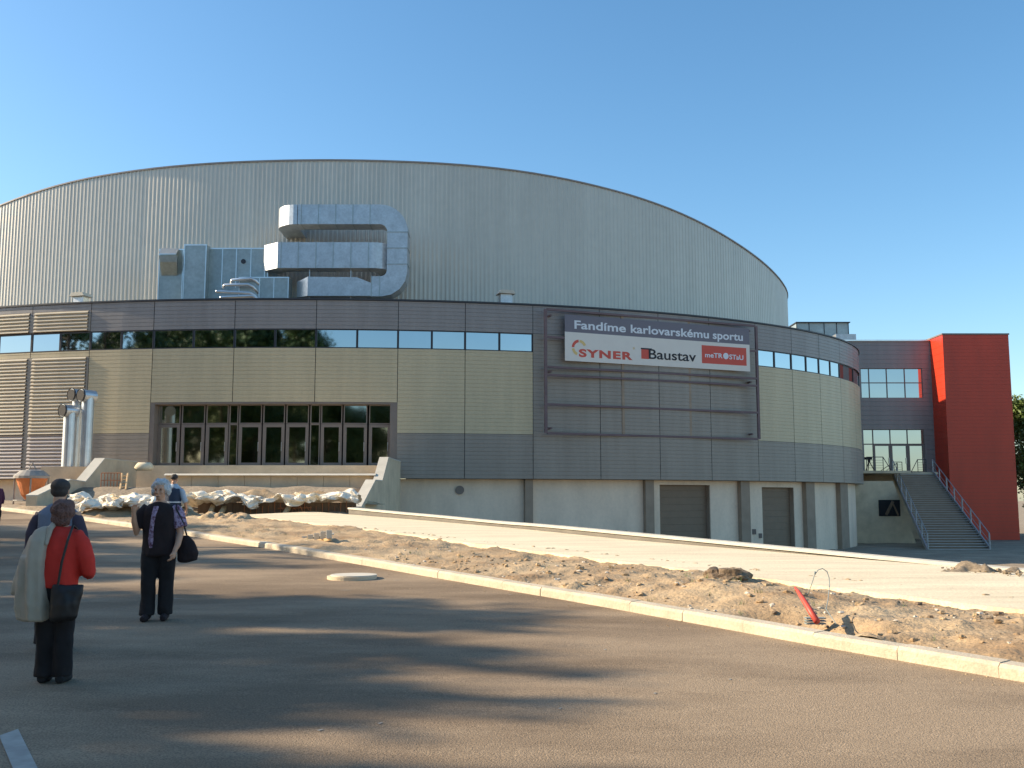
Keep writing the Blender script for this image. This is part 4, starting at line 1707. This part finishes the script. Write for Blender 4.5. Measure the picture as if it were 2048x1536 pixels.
# ------------------------------------------------------------------ trees
def tree_meshes(seed, H, R, trunk_r, base, nleaf, lsize, shape='poplar'):
    rnd = random.Random(seed)
    mb = MB()
    top = Vector((rnd.uniform(-.4, .4), rnd.uniform(-.4, .4), H*.9))
    tp = [Vector((0, 0, -.3)), Vector((.05, 0, H*.15)), Vector((rnd.uniform(-.2, .2), rnd.uniform(-.2, .2), H*.45)), Vector((top.x*.7, top.y*.7, H*.7)), top]
    mb.tube(tp, [trunk_r*1.25, trunk_r, trunk_r*.7, trunk_r*.4, .03], 8)
    tips = []
    for i in range(26):
        f = rnd.uniform(base/H, .92)
        z = f*H
        a = rnd.uniform(0, 2*math.pi)
        g_ = (z-base)/(H-base)
        rr_ = R*(math.sin(math.pi*min(1, g_*.8+.16))**.7)*rnd.uniform(.6, 1.0)
        st = Vector((tp[2].x*f, tp[2].y*f, z*.93))
        en = st+Vector((math.cos(a)*rr_, math.sin(a)*rr_, rr_*(1.0 if shape == 'poplar' else .5)))
        md = st.lerp(en, .5)+Vector((0, 0, -.1*rr_))
        mb.tube([st, md, en], [trunk_r*.35, trunk_r*.2, .02], 5, cap=False)
        tips += [(md, rr_*.45), (en, rr_*.5), (st.lerp(en, .75), rr_*.5)]
    if shape == 'gappy':
        tips = tips[::2]
    tm = mb.mesh('trunk')
    rs_ = np.random.RandomState(seed)
    C, W = [], []
    per = nleaf//len(tips)
    for c, w in tips:
        sub = rs_.normal(size=(5, 3))*w*.5
        for k in range(5):
            q = rs_.normal(size=(per//5, 3))*(.26 if shape == 'gappy' else max(.35, w*.3))+sub[k]+np.array(c)
            C.append(q)
    C = np.concatenate(C)
    C = C[C[:, 2] > base*.8]
    n = len(C)
    u = rs_.normal(size=(n, 3))
    u /= np.linalg.norm(u, axis=1)[:, None]
    v = np.cross(u, rs_.normal(size=(n, 3)))
    v /= np.linalg.norm(v, axis=1)[:, None]
    s_ = lsize*(.6+.8*rs_.rand(n))[:, None]
    V = np.stack([C-u*s_, C+v*s_*.55, C+u*s_, C-v*s_*.55], 1).reshape(-1, 3)
    me = bpy.data.meshes.new('crown')
    me.vertices.add(n*4)
    me.vertices.foreach_set('co', V.ravel())
    me.loops.add(n*4)
    me.loops.foreach_set('vertex_index', np.arange(n*4))
    me.polygons.add(n)
    me.polygons.foreach_set('loop_start', np.arange(0, n*4, 4))
    me.polygons.foreach_set('loop_total', np.full(n, 4))
    me.update()
    return tm, me


SPARSE = [tree_meshes(5, 19, 3.8, .28, 3, 7000, .2, 'gappy'), tree_meshes(6, 21, 3.6, .3, 4, 8000, .2, 'gappy')]
for tm, cm in SPARSE:
    tm.materials.append(M['bark'])
    cm.materials.append(M['leaf'])
TM = [tree_meshes(1, 20, 4.2, .3, 3.5, 24000, .23), tree_meshes(2, 23, 3.6, .32, 4, 24000, .23), tree_meshes(3, 17, 4.6, .3, 3, 24000, .21, 'broad')]
for tm, cm in TM:
    tm.materials.append(M['bark'])
    cm.materials.append(M['leaf'])
TM += SPARSE
cm2 = TM[2][1].copy()
cm2.materials.clear()
cm2.materials.append(M['leaf2'])


def tree(x, y, z, k, sc, rz, lab, grp, light=False):
    e = empty('tree', (x, y, z), rz, label=lab, cat='tree', group=grp)
    e.scale = (sc, sc, sc)
    for nm, me in (('trunk', TM[k][0]), ('crown', cm2 if light else TM[k][1])):
        o = bpy.data.objects.new(nm, me)
        SC.collection.objects.link(o)
        o.parent = e
    return e


# shade trees left of the road
for x, y, k, sc in ((-23, 2.2, 3, .66), (-28, 6.6, 4, .74), (-31, 8.6, 3, .86), (-27, 10.4, 3, .76), (-33, 12.9, 4, .84), (-30, 11.8, 3, .84), (-29, 15.3, 0, .72), (-26, 12.8, 3, .6), (-37, 16.8, 4, .84), (-29, 4.4, 3, .8), (-42, 22, 3, 1.05), (-48, 27, 4, 1.05), (-40, 19.2, 4, .86), (-50, 33, 3, 1.15), (-35, 24.5, 4, .8), (-25, .2, 4, .62)):
    tree(x, y, zr(y), k, sc, x*1.7+y, 'leafy roadside tree shading the asphalt from the left', 'roadside shade trees')
# trees behind the viewer, seen in the glass
for i in range(15):
    x = -20.5-i*5.4+random.uniform(-1, 1)
    y = -20-random.uniform(0, 5)
    tree(x, y, -.6, (0, 1, 1, 0, 2)[i % 5], (1.35, 1.3, 1.25, 1.45, 1.6)[i % 5], i*2.1, 'tall dark tree across the road that the arena glass mirrors', 'trees mirrored in the arena glass')
for i, x in enumerate((-15.5, -11, -6.5, -2.5)):
    tree(x, -24-i, -.6, 2, (1.08, 1.05, 1.0, .9)[i], i*1.3, 'lower dark tree across the road that the entrance doors mirror', 'trees mirrored in the arena glass')
# trees behind the tower on the right
for i, (px, Y, sc, lab) in enumerate(((2075, 96, .8, 'green tree showing at the right edge behind the red tower'), (2110, 90, .62, 'lower bushy tree at the right edge beside the red tower foot'), (2160, 104, .8, 'leafy tree farther right beyond the red tower'))):
    p = at(px, 1000, Y)
    tree(p.x, Y, -1.8, 2, sc, i*2, lab, 'trees beyond the red tower', True)
for i, (x, Y) in enumerate(((50.5, 88), (52.5, 86.5), (54, 90))):
    e = empty('bush', (x, Y, -1.9), i, label=('round leafy bush right of the red tower base', 'second leafy bush right of the red tower base, nearer', 'leafy bush behind the other two right of the red tower')[i], cat='bush', group='bushes right of the red tower')
    e.scale = (.45, .45, .33)
    for nm, me in (('stem', TM[2][0]), ('foliage', cm2)):
        o = bpy.data.objects.new(nm, me)
        SC.collection.objects.link(o)
        o.parent = e


# ------------------------------------------------------------------ people
def remeshed(mb, name, m, parent, voxel=.011, smooth_it=3, **k):
    o = mb.build(name, m, parent, **k)
    md = o.modifiers.new('r', 'REMESH')
    md.mode = 'VOXEL'
    md.voxel_size = voxel
    md.use_smooth_shade = True
    sm = o.modifiers.new('s', 'SMOOTH')
    sm.iterations = smooth_it
    sm.factor = .5
    dg = bpy.context.evaluated_depsgraph_get()
    me = bpy.data.meshes.new_from_object(o.evaluated_get(dg))
    o.modifiers.clear()
    o.data = me
    cl = name in ('trousers', 'jumper', 'sleeve', 'jacket', 'waistcoat', 'vest', 'coat_cloth', 'bag_body')
    if cl or name == 'hair':
        sd = len(bpy.data.objects)*.37
        for v in me.vertices:
            c = v.co
            if cl:
                q = noise.noise(Vector((c.x*11+sd, c.y*11, c.z*4.5)))*.011+noise.noise(Vector((c.x*26, c.y*26+sd, c.z*15)))*.0045
            else:
                q = noise.noise(Vector((c.x*38, c.y*38+sd, c.z*20)))*.011+noise.noise(Vector((c.x*85, c.y*85, c.z*30)))*.005
            v.co = c+v.normal*q
    if not me.materials:
        me.materials.append(M[m])
    return o


class Fig:
    """local frame: +Y is where the figure faces, metres, feet at 0, height H"""
    def __init__(s, px, py, H, face, Y=None, **k):
        p = on_road(px, py)
        s.e = empty('person', tuple(p), face, **k)
        s.H = H
        s.T = Matrix.LocRotScale(p, s.e.rotation_euler, None)
        s.k = H/1.65

    def w(s, mb):
        mb.v = [tuple(s.T@(Vector(v)*s.k)) for v in mb.v]
        return mb

    def part(s, mb, name, m, vox=.011, sm=3, parent=None):
        return remeshed(s.w(mb), name, m, parent or s.e, vox, sm)


def hand(mb, wrist, dirv, palm_n, curl=.5, side=1):
    d = Vector(dirv).normalized()
    n = Vector(palm_n)
    n = (n-d*n.dot(d)).normalized()
    x = d.cross(n)*side
    w = Vector(wrist)
    mb.tube([w, w+d*.04, w+d*.085], [.024, .032, .03], 10)
    mb.ball(w+d*.055, (.034, .034, .04), 10)
    for i, (o, L) in enumerate(((-.027, .068), (-.009, .076), (.009, .072), (.027, .056))):
        p0 = w+d*.075+x*o
        p1 = p0+(d*math.cos(curl*.6)+n*math.sin(curl*.6))*L*.45
        p2 = p1+(d*math.cos(curl*1.3)+n*math.sin(curl*1.3))*L*.32
        p3 = p2+(d*math.cos(curl*2.0)+n*math.sin(curl*2.0))*L*.26
        mb.tube([p0, p1, p2, p3], [.0098, .0094, .0086, .0075], 8)
    p0 = w+d*.03-x*.028
    p1 = p0-x*.022+d*.022+n*.012
    p2 = p1-x*.006+d*.028+n*.012
    mb.tube([p0, p1, p2], [.013, .011, .009], 8)


def head(mb, c, yaw=0, pitch=0):
    R = Matrix.Rotation(yaw, 3, 'Z')@Matrix.Rotation(pitch, 3, 'X')
    c = Vector(c)
    f_ = MB()
    f_.ball((0, -.008, .03), (.074, .094, .085), 18)
    f_.ball((0, .02, -.035), (.058, .062, .07), 16)
    f_.ball((0, .045, -.085), (.032, .03, .024), 12)
    f_.tube([(0, .088, .025), (0, .112, -.022), (0, .095, -.035)], [.009, .014, .011], 8)
    f_.ball((0, .08, -.062), (.026, .012, .009), 8)
    for sx in (-1, 1):
        f_.ball((sx*.075, -.005, -.005), (.01, .02, .032), 8)
        f_.ball((sx*.035, .06, -.02), (.022, .022, .02), 8)
        f_.ball((sx*.032, .078, .035), (.02, .012, .01), 8)
    mb.add([c+R@Vector(v) for v in f_.v], f_.f)
    return R


def face_bits(fig, c, R, brow='hair_dark'):
    c = Vector(c)
    for sx in (-1, 1):
        mb = MB()
        mb.ball(c+R@Vector((sx*.032, .083, .014)), (.011, .006, .006), 8)
        fig.w(mb).build('eye', 'black', fig.e)
    mb = MB()
    mb.box(c+R@Vector((0, .093, -.062)), (.04, .006, .006), R=R)
    fig.w(mb).build('mouth', 'maroon', fig.e)


def legs(mb, hipz=.82, sx=.095, fa=(0.02, 0.0), shoes=True):
    for s_, fy in zip((-1, 1), fa):
        mb.tube([(s_*.085, 0, .88), (s_*sx, .01, .62), (s_*sx, fy*.5, .47), (s_*sx, fy-.01, .3), (s_*sx, fy, .09)], [.085, .075, .055, .052, .036], 14)
        mb.tube([(s_*sx, fy-.05, .05), (s_*sx*1.05, fy+.05, .045), (s_*sx*1.15, fy+.15, .03)], [.04, .042, .028], 12)


def torso(mb, bulk=1.0, stoop=0.0, bust=0):
    b = bulk
    mb.loft([((0, 0, .78), .13*b, .1*b), ((0, 0, .86), .165*b, .12*b), ((0, .005, .98), .15*b, .11*b), ((0, .01, 1.1), .15*b, .115*b+bust*.5), ((0, .01+stoop*.3, 1.22), .168*b, .12*b+bust), ((0, stoop*.6, 1.32), .17*b, .105*b), ((0, stoop, 1.385), .12, .075), ((0, stoop*1.1, 1.42), .06, .055)], 20)
    mb.tube([(0, stoop*.9, 1.36), (0, stoop*1.4, 1.5)], [.06, .052], 12)


def arm(mb, pts_, rs_=(.05, .045, .038, .034, .024)):
    mb.tube(pts_, list(rs_)[:len(pts_)], 12)


def trousers(fig, m, sx=.095, fa=(0.02, 0.), wide=1.0, parent=None):
    mb = MB()
    mb.loft([((0, 0, .99), .155*wide, .125*wide), ((0, 0, .9), .185*wide, .14*wide), ((0, 0, .82), .175*wide, .13*wide), ((0, 0, .76), .16*wide, .11*wide)], 20)
    for s_, fy in zip((-1, 1), fa):
        rings = []
        for i, (z, r_) in enumerate(((.06, .082), (.15, .082), (.3, .083), (.47, .086), (.65, .1), (.8, .105), (.86, .09))):
            f_ = fy*(1-z/.9)
            rings.append(((s_*(sx if z < .7 else sx*.9), f_+.012*math.sin(i*2.1+s_), z), r_*wide, r_*1.05*wide, .035, 4, i*1.3))
        mb.loft(rings, 18)
    return fig.part(mb, 'trousers', m, .015, 3)


def shoes(fig, m, sx=.095, fa=(.02, 0)):
    for s_, fy in zip((-1, 1), fa):
        mb = MB()
        mb.tube([(s_*sx, fy-.07, .045), (s_*sx, fy, .05), (s_*sx*1.05, fy+.08, .04), (s_*sx*1.12, fy+.17, .03)], [.042, .048, .048, .032], 12)
        fig.part(mb, 'shoe', m, .012, 2)


# --- woman in red, back to the camera
F = Fig(104, 1366, 1.52, .05, label='person in a red jumper and black trousers seen from behind', cat='person')
mb = MB()
torso(mb, 1.0, .04)
legs(mb, sx=.085)
hc = (0, .075, 1.535)
head(mb, hc, 0, -.25)
arm(mb, [(.16, .02, 1.33), (.235, -.01, 1.15), (.265, .0, 1.02), (.22, .12, .97), (.15, .22, .98)])
hand(mb, (.15, .22, .98), (-.8, .5, .1), (0, 0, 1), .5)
arm(mb, [(-.16, .02, 1.33), (-.23, .02, 1.15), (-.25, .05, 1.02), (-.2, .18, 1.03), (-.12, .25, 1.1)])
hand(mb, (-.12, .25, 1.1), (.7, .4, .4), (0, -1, 0), .6)
F.part(mb, 'body', 'skin', .009, 2)
trousers(F, 'black_cloth', .085, (.02, 0.0), 1.0)
shoes(F, 'black', .085)
mb = MB()
mb.loft([((0, 0, .86), .19, .15, .03), ((0, 0, .95), .19, .15, .03, 5, 1), ((0, 0, 1.08), .18, .145, .02, 5, 2), ((0, .02, 1.22), .19, .15, .02, 4, 0), ((0, .03, 1.33), .185, .125), ((0, .045, 1.39), .135, .095), ((0, .055, 1.42), .075, .07)], 24)
mb.tube([(.13, .03, 1.345), (.2, .01, 1.27), (.26, -.01, 1.12), (.285, .0, 1.0), (.24, .1, .975)], [.07, .078, .072, .066, .055], 16)
F.part(mb, 'jumper', 'redcloth', .015, 3)
mb = MB()
mb.tube([(-.13, .03, 1.345), (-.2, .02, 1.27), (-.25, .02, 1.12), (-.26, .05, 1.0), (-.2, .17, 1.03)], [.07, .074, .068, .06, .052], 14)
F.part(mb, 'sleeve', 'redcloth', .016, 3)
mb = MB()
mb.ball((hc[0], hc[1]-.03, hc[2]+.035), (.108, .118, .108), 20, .1, 4)
mb.ball((hc[0], hc[1]-.045, hc[2]-.05), (.09, .075, .075), 16, .12, 7)
F.part(mb, 'hair', 'hair_red', .011, 1)
# coat slung over her left shoulder
CT = empty('coat', tuple(F.T@Vector((-.16, -.05, .5))), label='pale grey coat hanging from the left shoulder of the red-clad person', cat='coat')
mb = MB()
rg = []
for z, cx_, cy_, rx, ry, w in ((1.42, -.1, .02, .05, .08, .0), (1.385, -.125, .0, .085, .13, .02), (1.3, -.145, -.015, .11, .165, .04), (1.15, -.155, -.03, .115, .175, .06), (1.0, -.155, -.04, .115, .175, .07),
                              (.85, -.15, -.045, .115, .17, .08), (.72, -.145, -.05, .115, .165, .09), (.6, -.14, -.055, .11, .15, .09), (.565, -.138, -.055, .105, .14, .1)):
    rg.append(((cx_, cy_, z), rx, ry, w, 7, z*2))
mb.loft(rg, 44)
mb.tube([(-.2, .0, 1.33), (-.265, -.03, 1.1), (-.32, -.04, .92), (-.375, -.02, .8)], [.07, .07, .06, .03], 14)
mb.tube([(-.24, -.1, 1.15), (-.27, -.1, .9), (-.285, -.08, .7), (-.27, -.07, .58)], [.06, .065, .06, .045], 14)
remeshed(F.w(mb), 'coat_cloth', 'coat', CT, .014, 2)
mb = MB()
mb.tube([(-.12, .11, 1.42), (-.06, .03, 1.45), (-.055, -.09, 1.4), (-.06, -.15, 1.25)], [.025, .03, .03, .02], 10)
remeshed(F.w(mb), 'collar', 'coat', CT, .014, 2)
# shoulder bag
BG = empty('shoulder_bag', tuple(F.T@Vector((.16, -.18, .6))), label='large soft black shoulder bag on the right hip of the person in red', cat='bag')
mb = MB()
mb.loft([((.13, -.17, .57), .11, .04, .04), ((.14, -.185, .61), .135, .065, .04), ((.15, -.185, .72), .14, .065, .04), ((.16, -.175, .85), .145, .045, .03), ((.165, -.17, .9), .145, .028, .03)], 24)
remeshed(F.w(mb), 'bag_body', 'leather', BG, .012, 2)
mb = MB()
mb.tube([(.08, -.19, .88), (.1, -.175, 1.1), (.13, -.14, 1.3), (.13, -.03, 1.43), (.13, .1, 1.38), (.16, .2, 1.15)], .012, 8)
F.w(mb).build('strap', 'leather', BG)

# --- man behind her, head and shoulders showing
F = Fig(102, 1300, 1.68, .05, label='person in a blue-grey jacket with dark sleeves and dark cap, behind the person in red', cat='person')
mb = MB()
torso(mb, 1.08)
legs(mb)
hc = (0, .04, 1.555)
head(mb, hc, .2, -.1)
for s_ in (-1, 1):
    arm(mb, [(s_*.17, 0, 1.34), (s_*.24, -.02, 1.12), (s_*.25, 0, 1.0), (s_*.17, .16, .98), (s_*.1, .22, 1.0)])
    hand(mb, (s_*.1, .22, 1.0), (-s_*.8, .4, .1), (0, 0, 1), .6)
F.part(mb, 'body', 'skin', .01, 2)
trousers(F, 'black_cloth')
shoes(F, 'black')
mb = MB()
mb.loft([((0, 0, .88), .2, .15, .02), ((0, 0, 1.05), .19, .15, .02), ((0, 0, 1.22), .2, .155, .02), ((0, 0, 1.33), .205, .13), ((0, .01, 1.39), .14, .095), ((0, .02, 1.43), .075, .07)], 24)
F.part(mb, 'jacket', 'bluegrey', .016, 3)
for s_ in (-1, 1):
    mb = MB()
    mb.tube([(s_*.12, 0, 1.335), (s_*.19, -.005, 1.275), (s_*.235, -.02, 1.13), (s_*.26, 0, .99), (s_*.19, .14, .98)], [.055, .068, .068, .062, .052], 14)
    F.part(mb, 'sleeve', 'maroon', .016, 3)
mb = MB()
mb.ball((hc[0], hc[1]-.015, hc[2]+.05), (.092, .11, .078), 20)
mb.ball((hc[0], hc[1]-.035, hc[2]-.0), (.084, .08, .07), 16)
F.part(mb, 'cap', 'hair_dark', .011, 2)

# --- white-haired woman facing the camera
F = Fig(312, 1240, 1.66, math.pi+.12, label='white-haired person in dark clothes facing the viewer with one hand raised', cat='person')
# local: her left is local -x... local +x is her right when facing +Y
mb = MB()
torso(mb, 1.0, .015, .02)
legs(mb, fa=(0.0, .05))
hc = (0, .035, 1.545)
R = head(mb, hc, -.12, -.05)
arm(mb, [(.16, .0, 1.33), (.235, .02, 1.13), (.255, .05, 1.04), (.27, .13, 1.17), (.27, .17, 1.28)], (.05, .045, .04, .035, .026))
hand(mb, (.27, .17, 1.28), (-.05, .1, 1), (-.8, .5, 0), 1.1, -1)
arm(mb, [(-.16, .0, 1.33), (-.23, .0, 1.14), (-.25, .02, 1.03), (-.24, .1, .9), (-.215, .15, .82)], (.05, .047, .042, .037, .027))
hand(mb, (-.215, .15, .82), (.25, .3, -1), (.8, 0, .2), .6)
F.part(mb, 'body', 'skin', .008, 2)
face_bits(F, hc, R)
trousers(F, 'black_cloth', .1, (0., .05), 1.04)
shoes(F, 'dark_knit', .1, (0., .05))
mb = MB()
mb.loft([((0, 0, .76), .2, .155, .03), ((0, 0, .86), .2, .155, .03, 5, 1), ((0, .0, 1.0), .19, .15, .02, 5, 2), ((0, .01, 1.15), .195, .155, .02, 4, 0), ((0, .012, 1.26), .195, .15), ((0, .01, 1.34), .185, .12), ((0, .015, 1.39), .12, .085), ((0, .02, 1.41), .07, .065)], 24)
F.part(mb, 'waistcoat', 'dark_knit', .015, 3)
for s_ in (-1, 1):
    mb = MB()
    mb.tube([(s_*.14, 0, 1.345), (s_*.2, .0, 1.27), (s_*.25, .01, 1.1)], [.07, .082, .082], 14)
    F.part(mb, 'sleeve', 'flower' if s_ < 0 else 'dark_knit', .012, 2)
mb = MB()
mb.loft([((.06, .146, .86), .022, .012), ((.065, .15, .95), .035, .012), ((.06, .156, 1.1), .026, .012), ((.04, .16, 1.25), .03, .012), ((.02, .13, 1.36), .035, .012)], 12)
F.part(mb, 'blouse_front', 'flower', .008, 1)
mb = MB()
mb.ball((hc[0], hc[1]-.03, hc[2]+.05), (.105, .105, .1), 20, .12, 2)
for k in range(14):
    a = k/13*math.pi*1.25-math.pi*1.125+math.pi
    mb.ball((hc[0]+.09*math.cos(a), hc[1]-.035+.085*math.sin(-abs(math.sin(a))) if False else hc[1]-.03-.06*abs(math.sin(a)), hc[2]+.02+.085*math.sin(a)), (.035, .05, .04), 10, .15, k)
for sx in (-1, 1):
    mb.ball((hc[0]+sx*.082, hc[1]-.015, hc[2]-.005), (.028, .05, .06), 12, .15, 5)
mb.ball((hc[0], hc[1]+.05, hc[2]+.092), (.07, .035, .026), 12, .15, 9)
F.part(mb, 'hair', 'hair_white', .01, 1)
HB = empty('handbag', tuple(F.T@Vector((-.38, -.03, .75))), label='brown handbag hanging at the side of the white-haired person', cat='bag')
mb = MB()
mb.loft([((-.3, -.04, .68), .07, .06), ((-.33, -.04, .71), .12, .08, .02), ((-.34, -.03, .8), .13, .08, .02), ((-.32, -.02, .92), .1, .06, .02), ((-.29, -.01, 1.0), .06, .03)], 20)
remeshed(F.w(mb), 'bag_body', 'dark_knit', HB, .011, 2)
mb = MB()
mb.tube([(-.26, -.02, .98), (-.27, -.03, 1.15), (-.22, -.02, 1.33), (-.19, .02, 1.385), (-.2, .07, 1.33), (-.29, .06, 1.15), (-.33, .0, .98)], .011, 8)
F.w(mb).build('strap', 'leather', HB)

# --- man in the navy vest by the kerb
F = Fig(343, 1094, 1.74, -.05, label='person in a navy vest with light blue sleeves beyond the white-haired person', cat='person')
mb = MB()
torso(mb, 1.05)
legs(mb, fa=(.12, -.1))
hc = (0, .03, 1.555)
head(mb, hc, -.2, -.05)
for s_ in (-1, 1):
    arm(mb, [(s_*.17, 0, 1.34), (s_*.25, .0, 1.12), (s_*.28, .01, 1.02), (s_*.27, .1, .9), (s_*.25, .16, .83)])
    hand(mb, (s_*.25, .16, .83), (0, .3, -1), (-s_, 0, 0), .5)
F.part(mb, 'body', 'skin', .011, 2)
trousers(F, 'navy', .095, (.12, -.1))
shoes(F, 'black', .095, (.12, -.1))
mb = MB()
mb.loft([((0, 0, .93), .195, .15, .02), ((0, 0, 1.08), .19, .15, .02), ((0, 0, 1.22), .2, .155, .02), ((0, 0, 1.33), .18, .13), ((0, .01, 1.37), .13, .095)], 24)
F.part(mb, 'vest', 'navy', .016, 3)
mb = MB()
mb.loft([((0, 0, 1.015), .2, .158), ((0, 0, 1.04), .2, .158)], 24)
F.w(mb).build('stripe', 'signlet', F.e)
mb = MB()
mb.loft([((0, .01, 1.33), .19, .12), ((0, .01, 1.39), .13, .095), ((0, .02, 1.45), .07, .07)], 20)
F.part(mb, 'shirt_collar', 'lightblue', .012, 2)
for s_ in (-1, 1):
    mb = MB()
    mb.tube([(s_*.12, 0, 1.335), (s_*.2, .0, 1.265), (s_*.25, .0, 1.12), (s_*.28, .02, 1.02)], [.055, .068, .068, .064], 14)
    F.part(mb, 'sleeve', 'lightblue', .016, 3)
mb = MB()
mb.ball((hc[0], hc[1]-.02, hc[2]+.045), (.085, .1, .075), 16)
F.part(mb, 'hair', 'hair_dark', .012, 1)

# --- person cut by the left edge
F = Fig(-16, 1085, 1.66, 1.2, label='person in a plum top cut off by the left edge of the view', cat='person')
mb = MB()
torso(mb)
legs(mb)
hc = (0, .03, 1.555)
head(mb, hc)
for s_ in (-1, 1):
    arm(mb, [(s_*.17, 0, 1.34), (s_*.22, .0, 1.12), (s_*.23, .01, 1.02), (s_*.22, .1, .9), (s_*.21, .16, .83)])
    hand(mb, (s_*.21, .16, .83), (0, .3, -1), (-s_, 0, 0), .5)
F.part(mb, 'body', 'skin', .012, 2)
trousers(F, 'black_cloth')
shoes(F, 'black')
mb = MB()
mb.loft([((0, 0, .88), .19, .15), ((0, 0, 1.08), .18, .145), ((0, 0, 1.22), .19, .15), ((0, 0, 1.33), .185, .12), ((0, .01, 1.39), .12, .09)], 20)
for s_ in (-1, 1):
    mb.tube([(s_*.15, 0, 1.345), (s_*.2, .0, 1.26), (s_*.23, .0, 1.12), (s_*.24, .02, .98)], [.068, .072, .068, .06], 14)
F.part(mb, 'jumper', 'purple', .016, 3)
mb = MB()
mb.ball((hc[0], hc[1]-.02, hc[2]+.03), (.1, .11, .1), 16)
F.part(mb, 'hair', 'hair_dark', .012, 1)
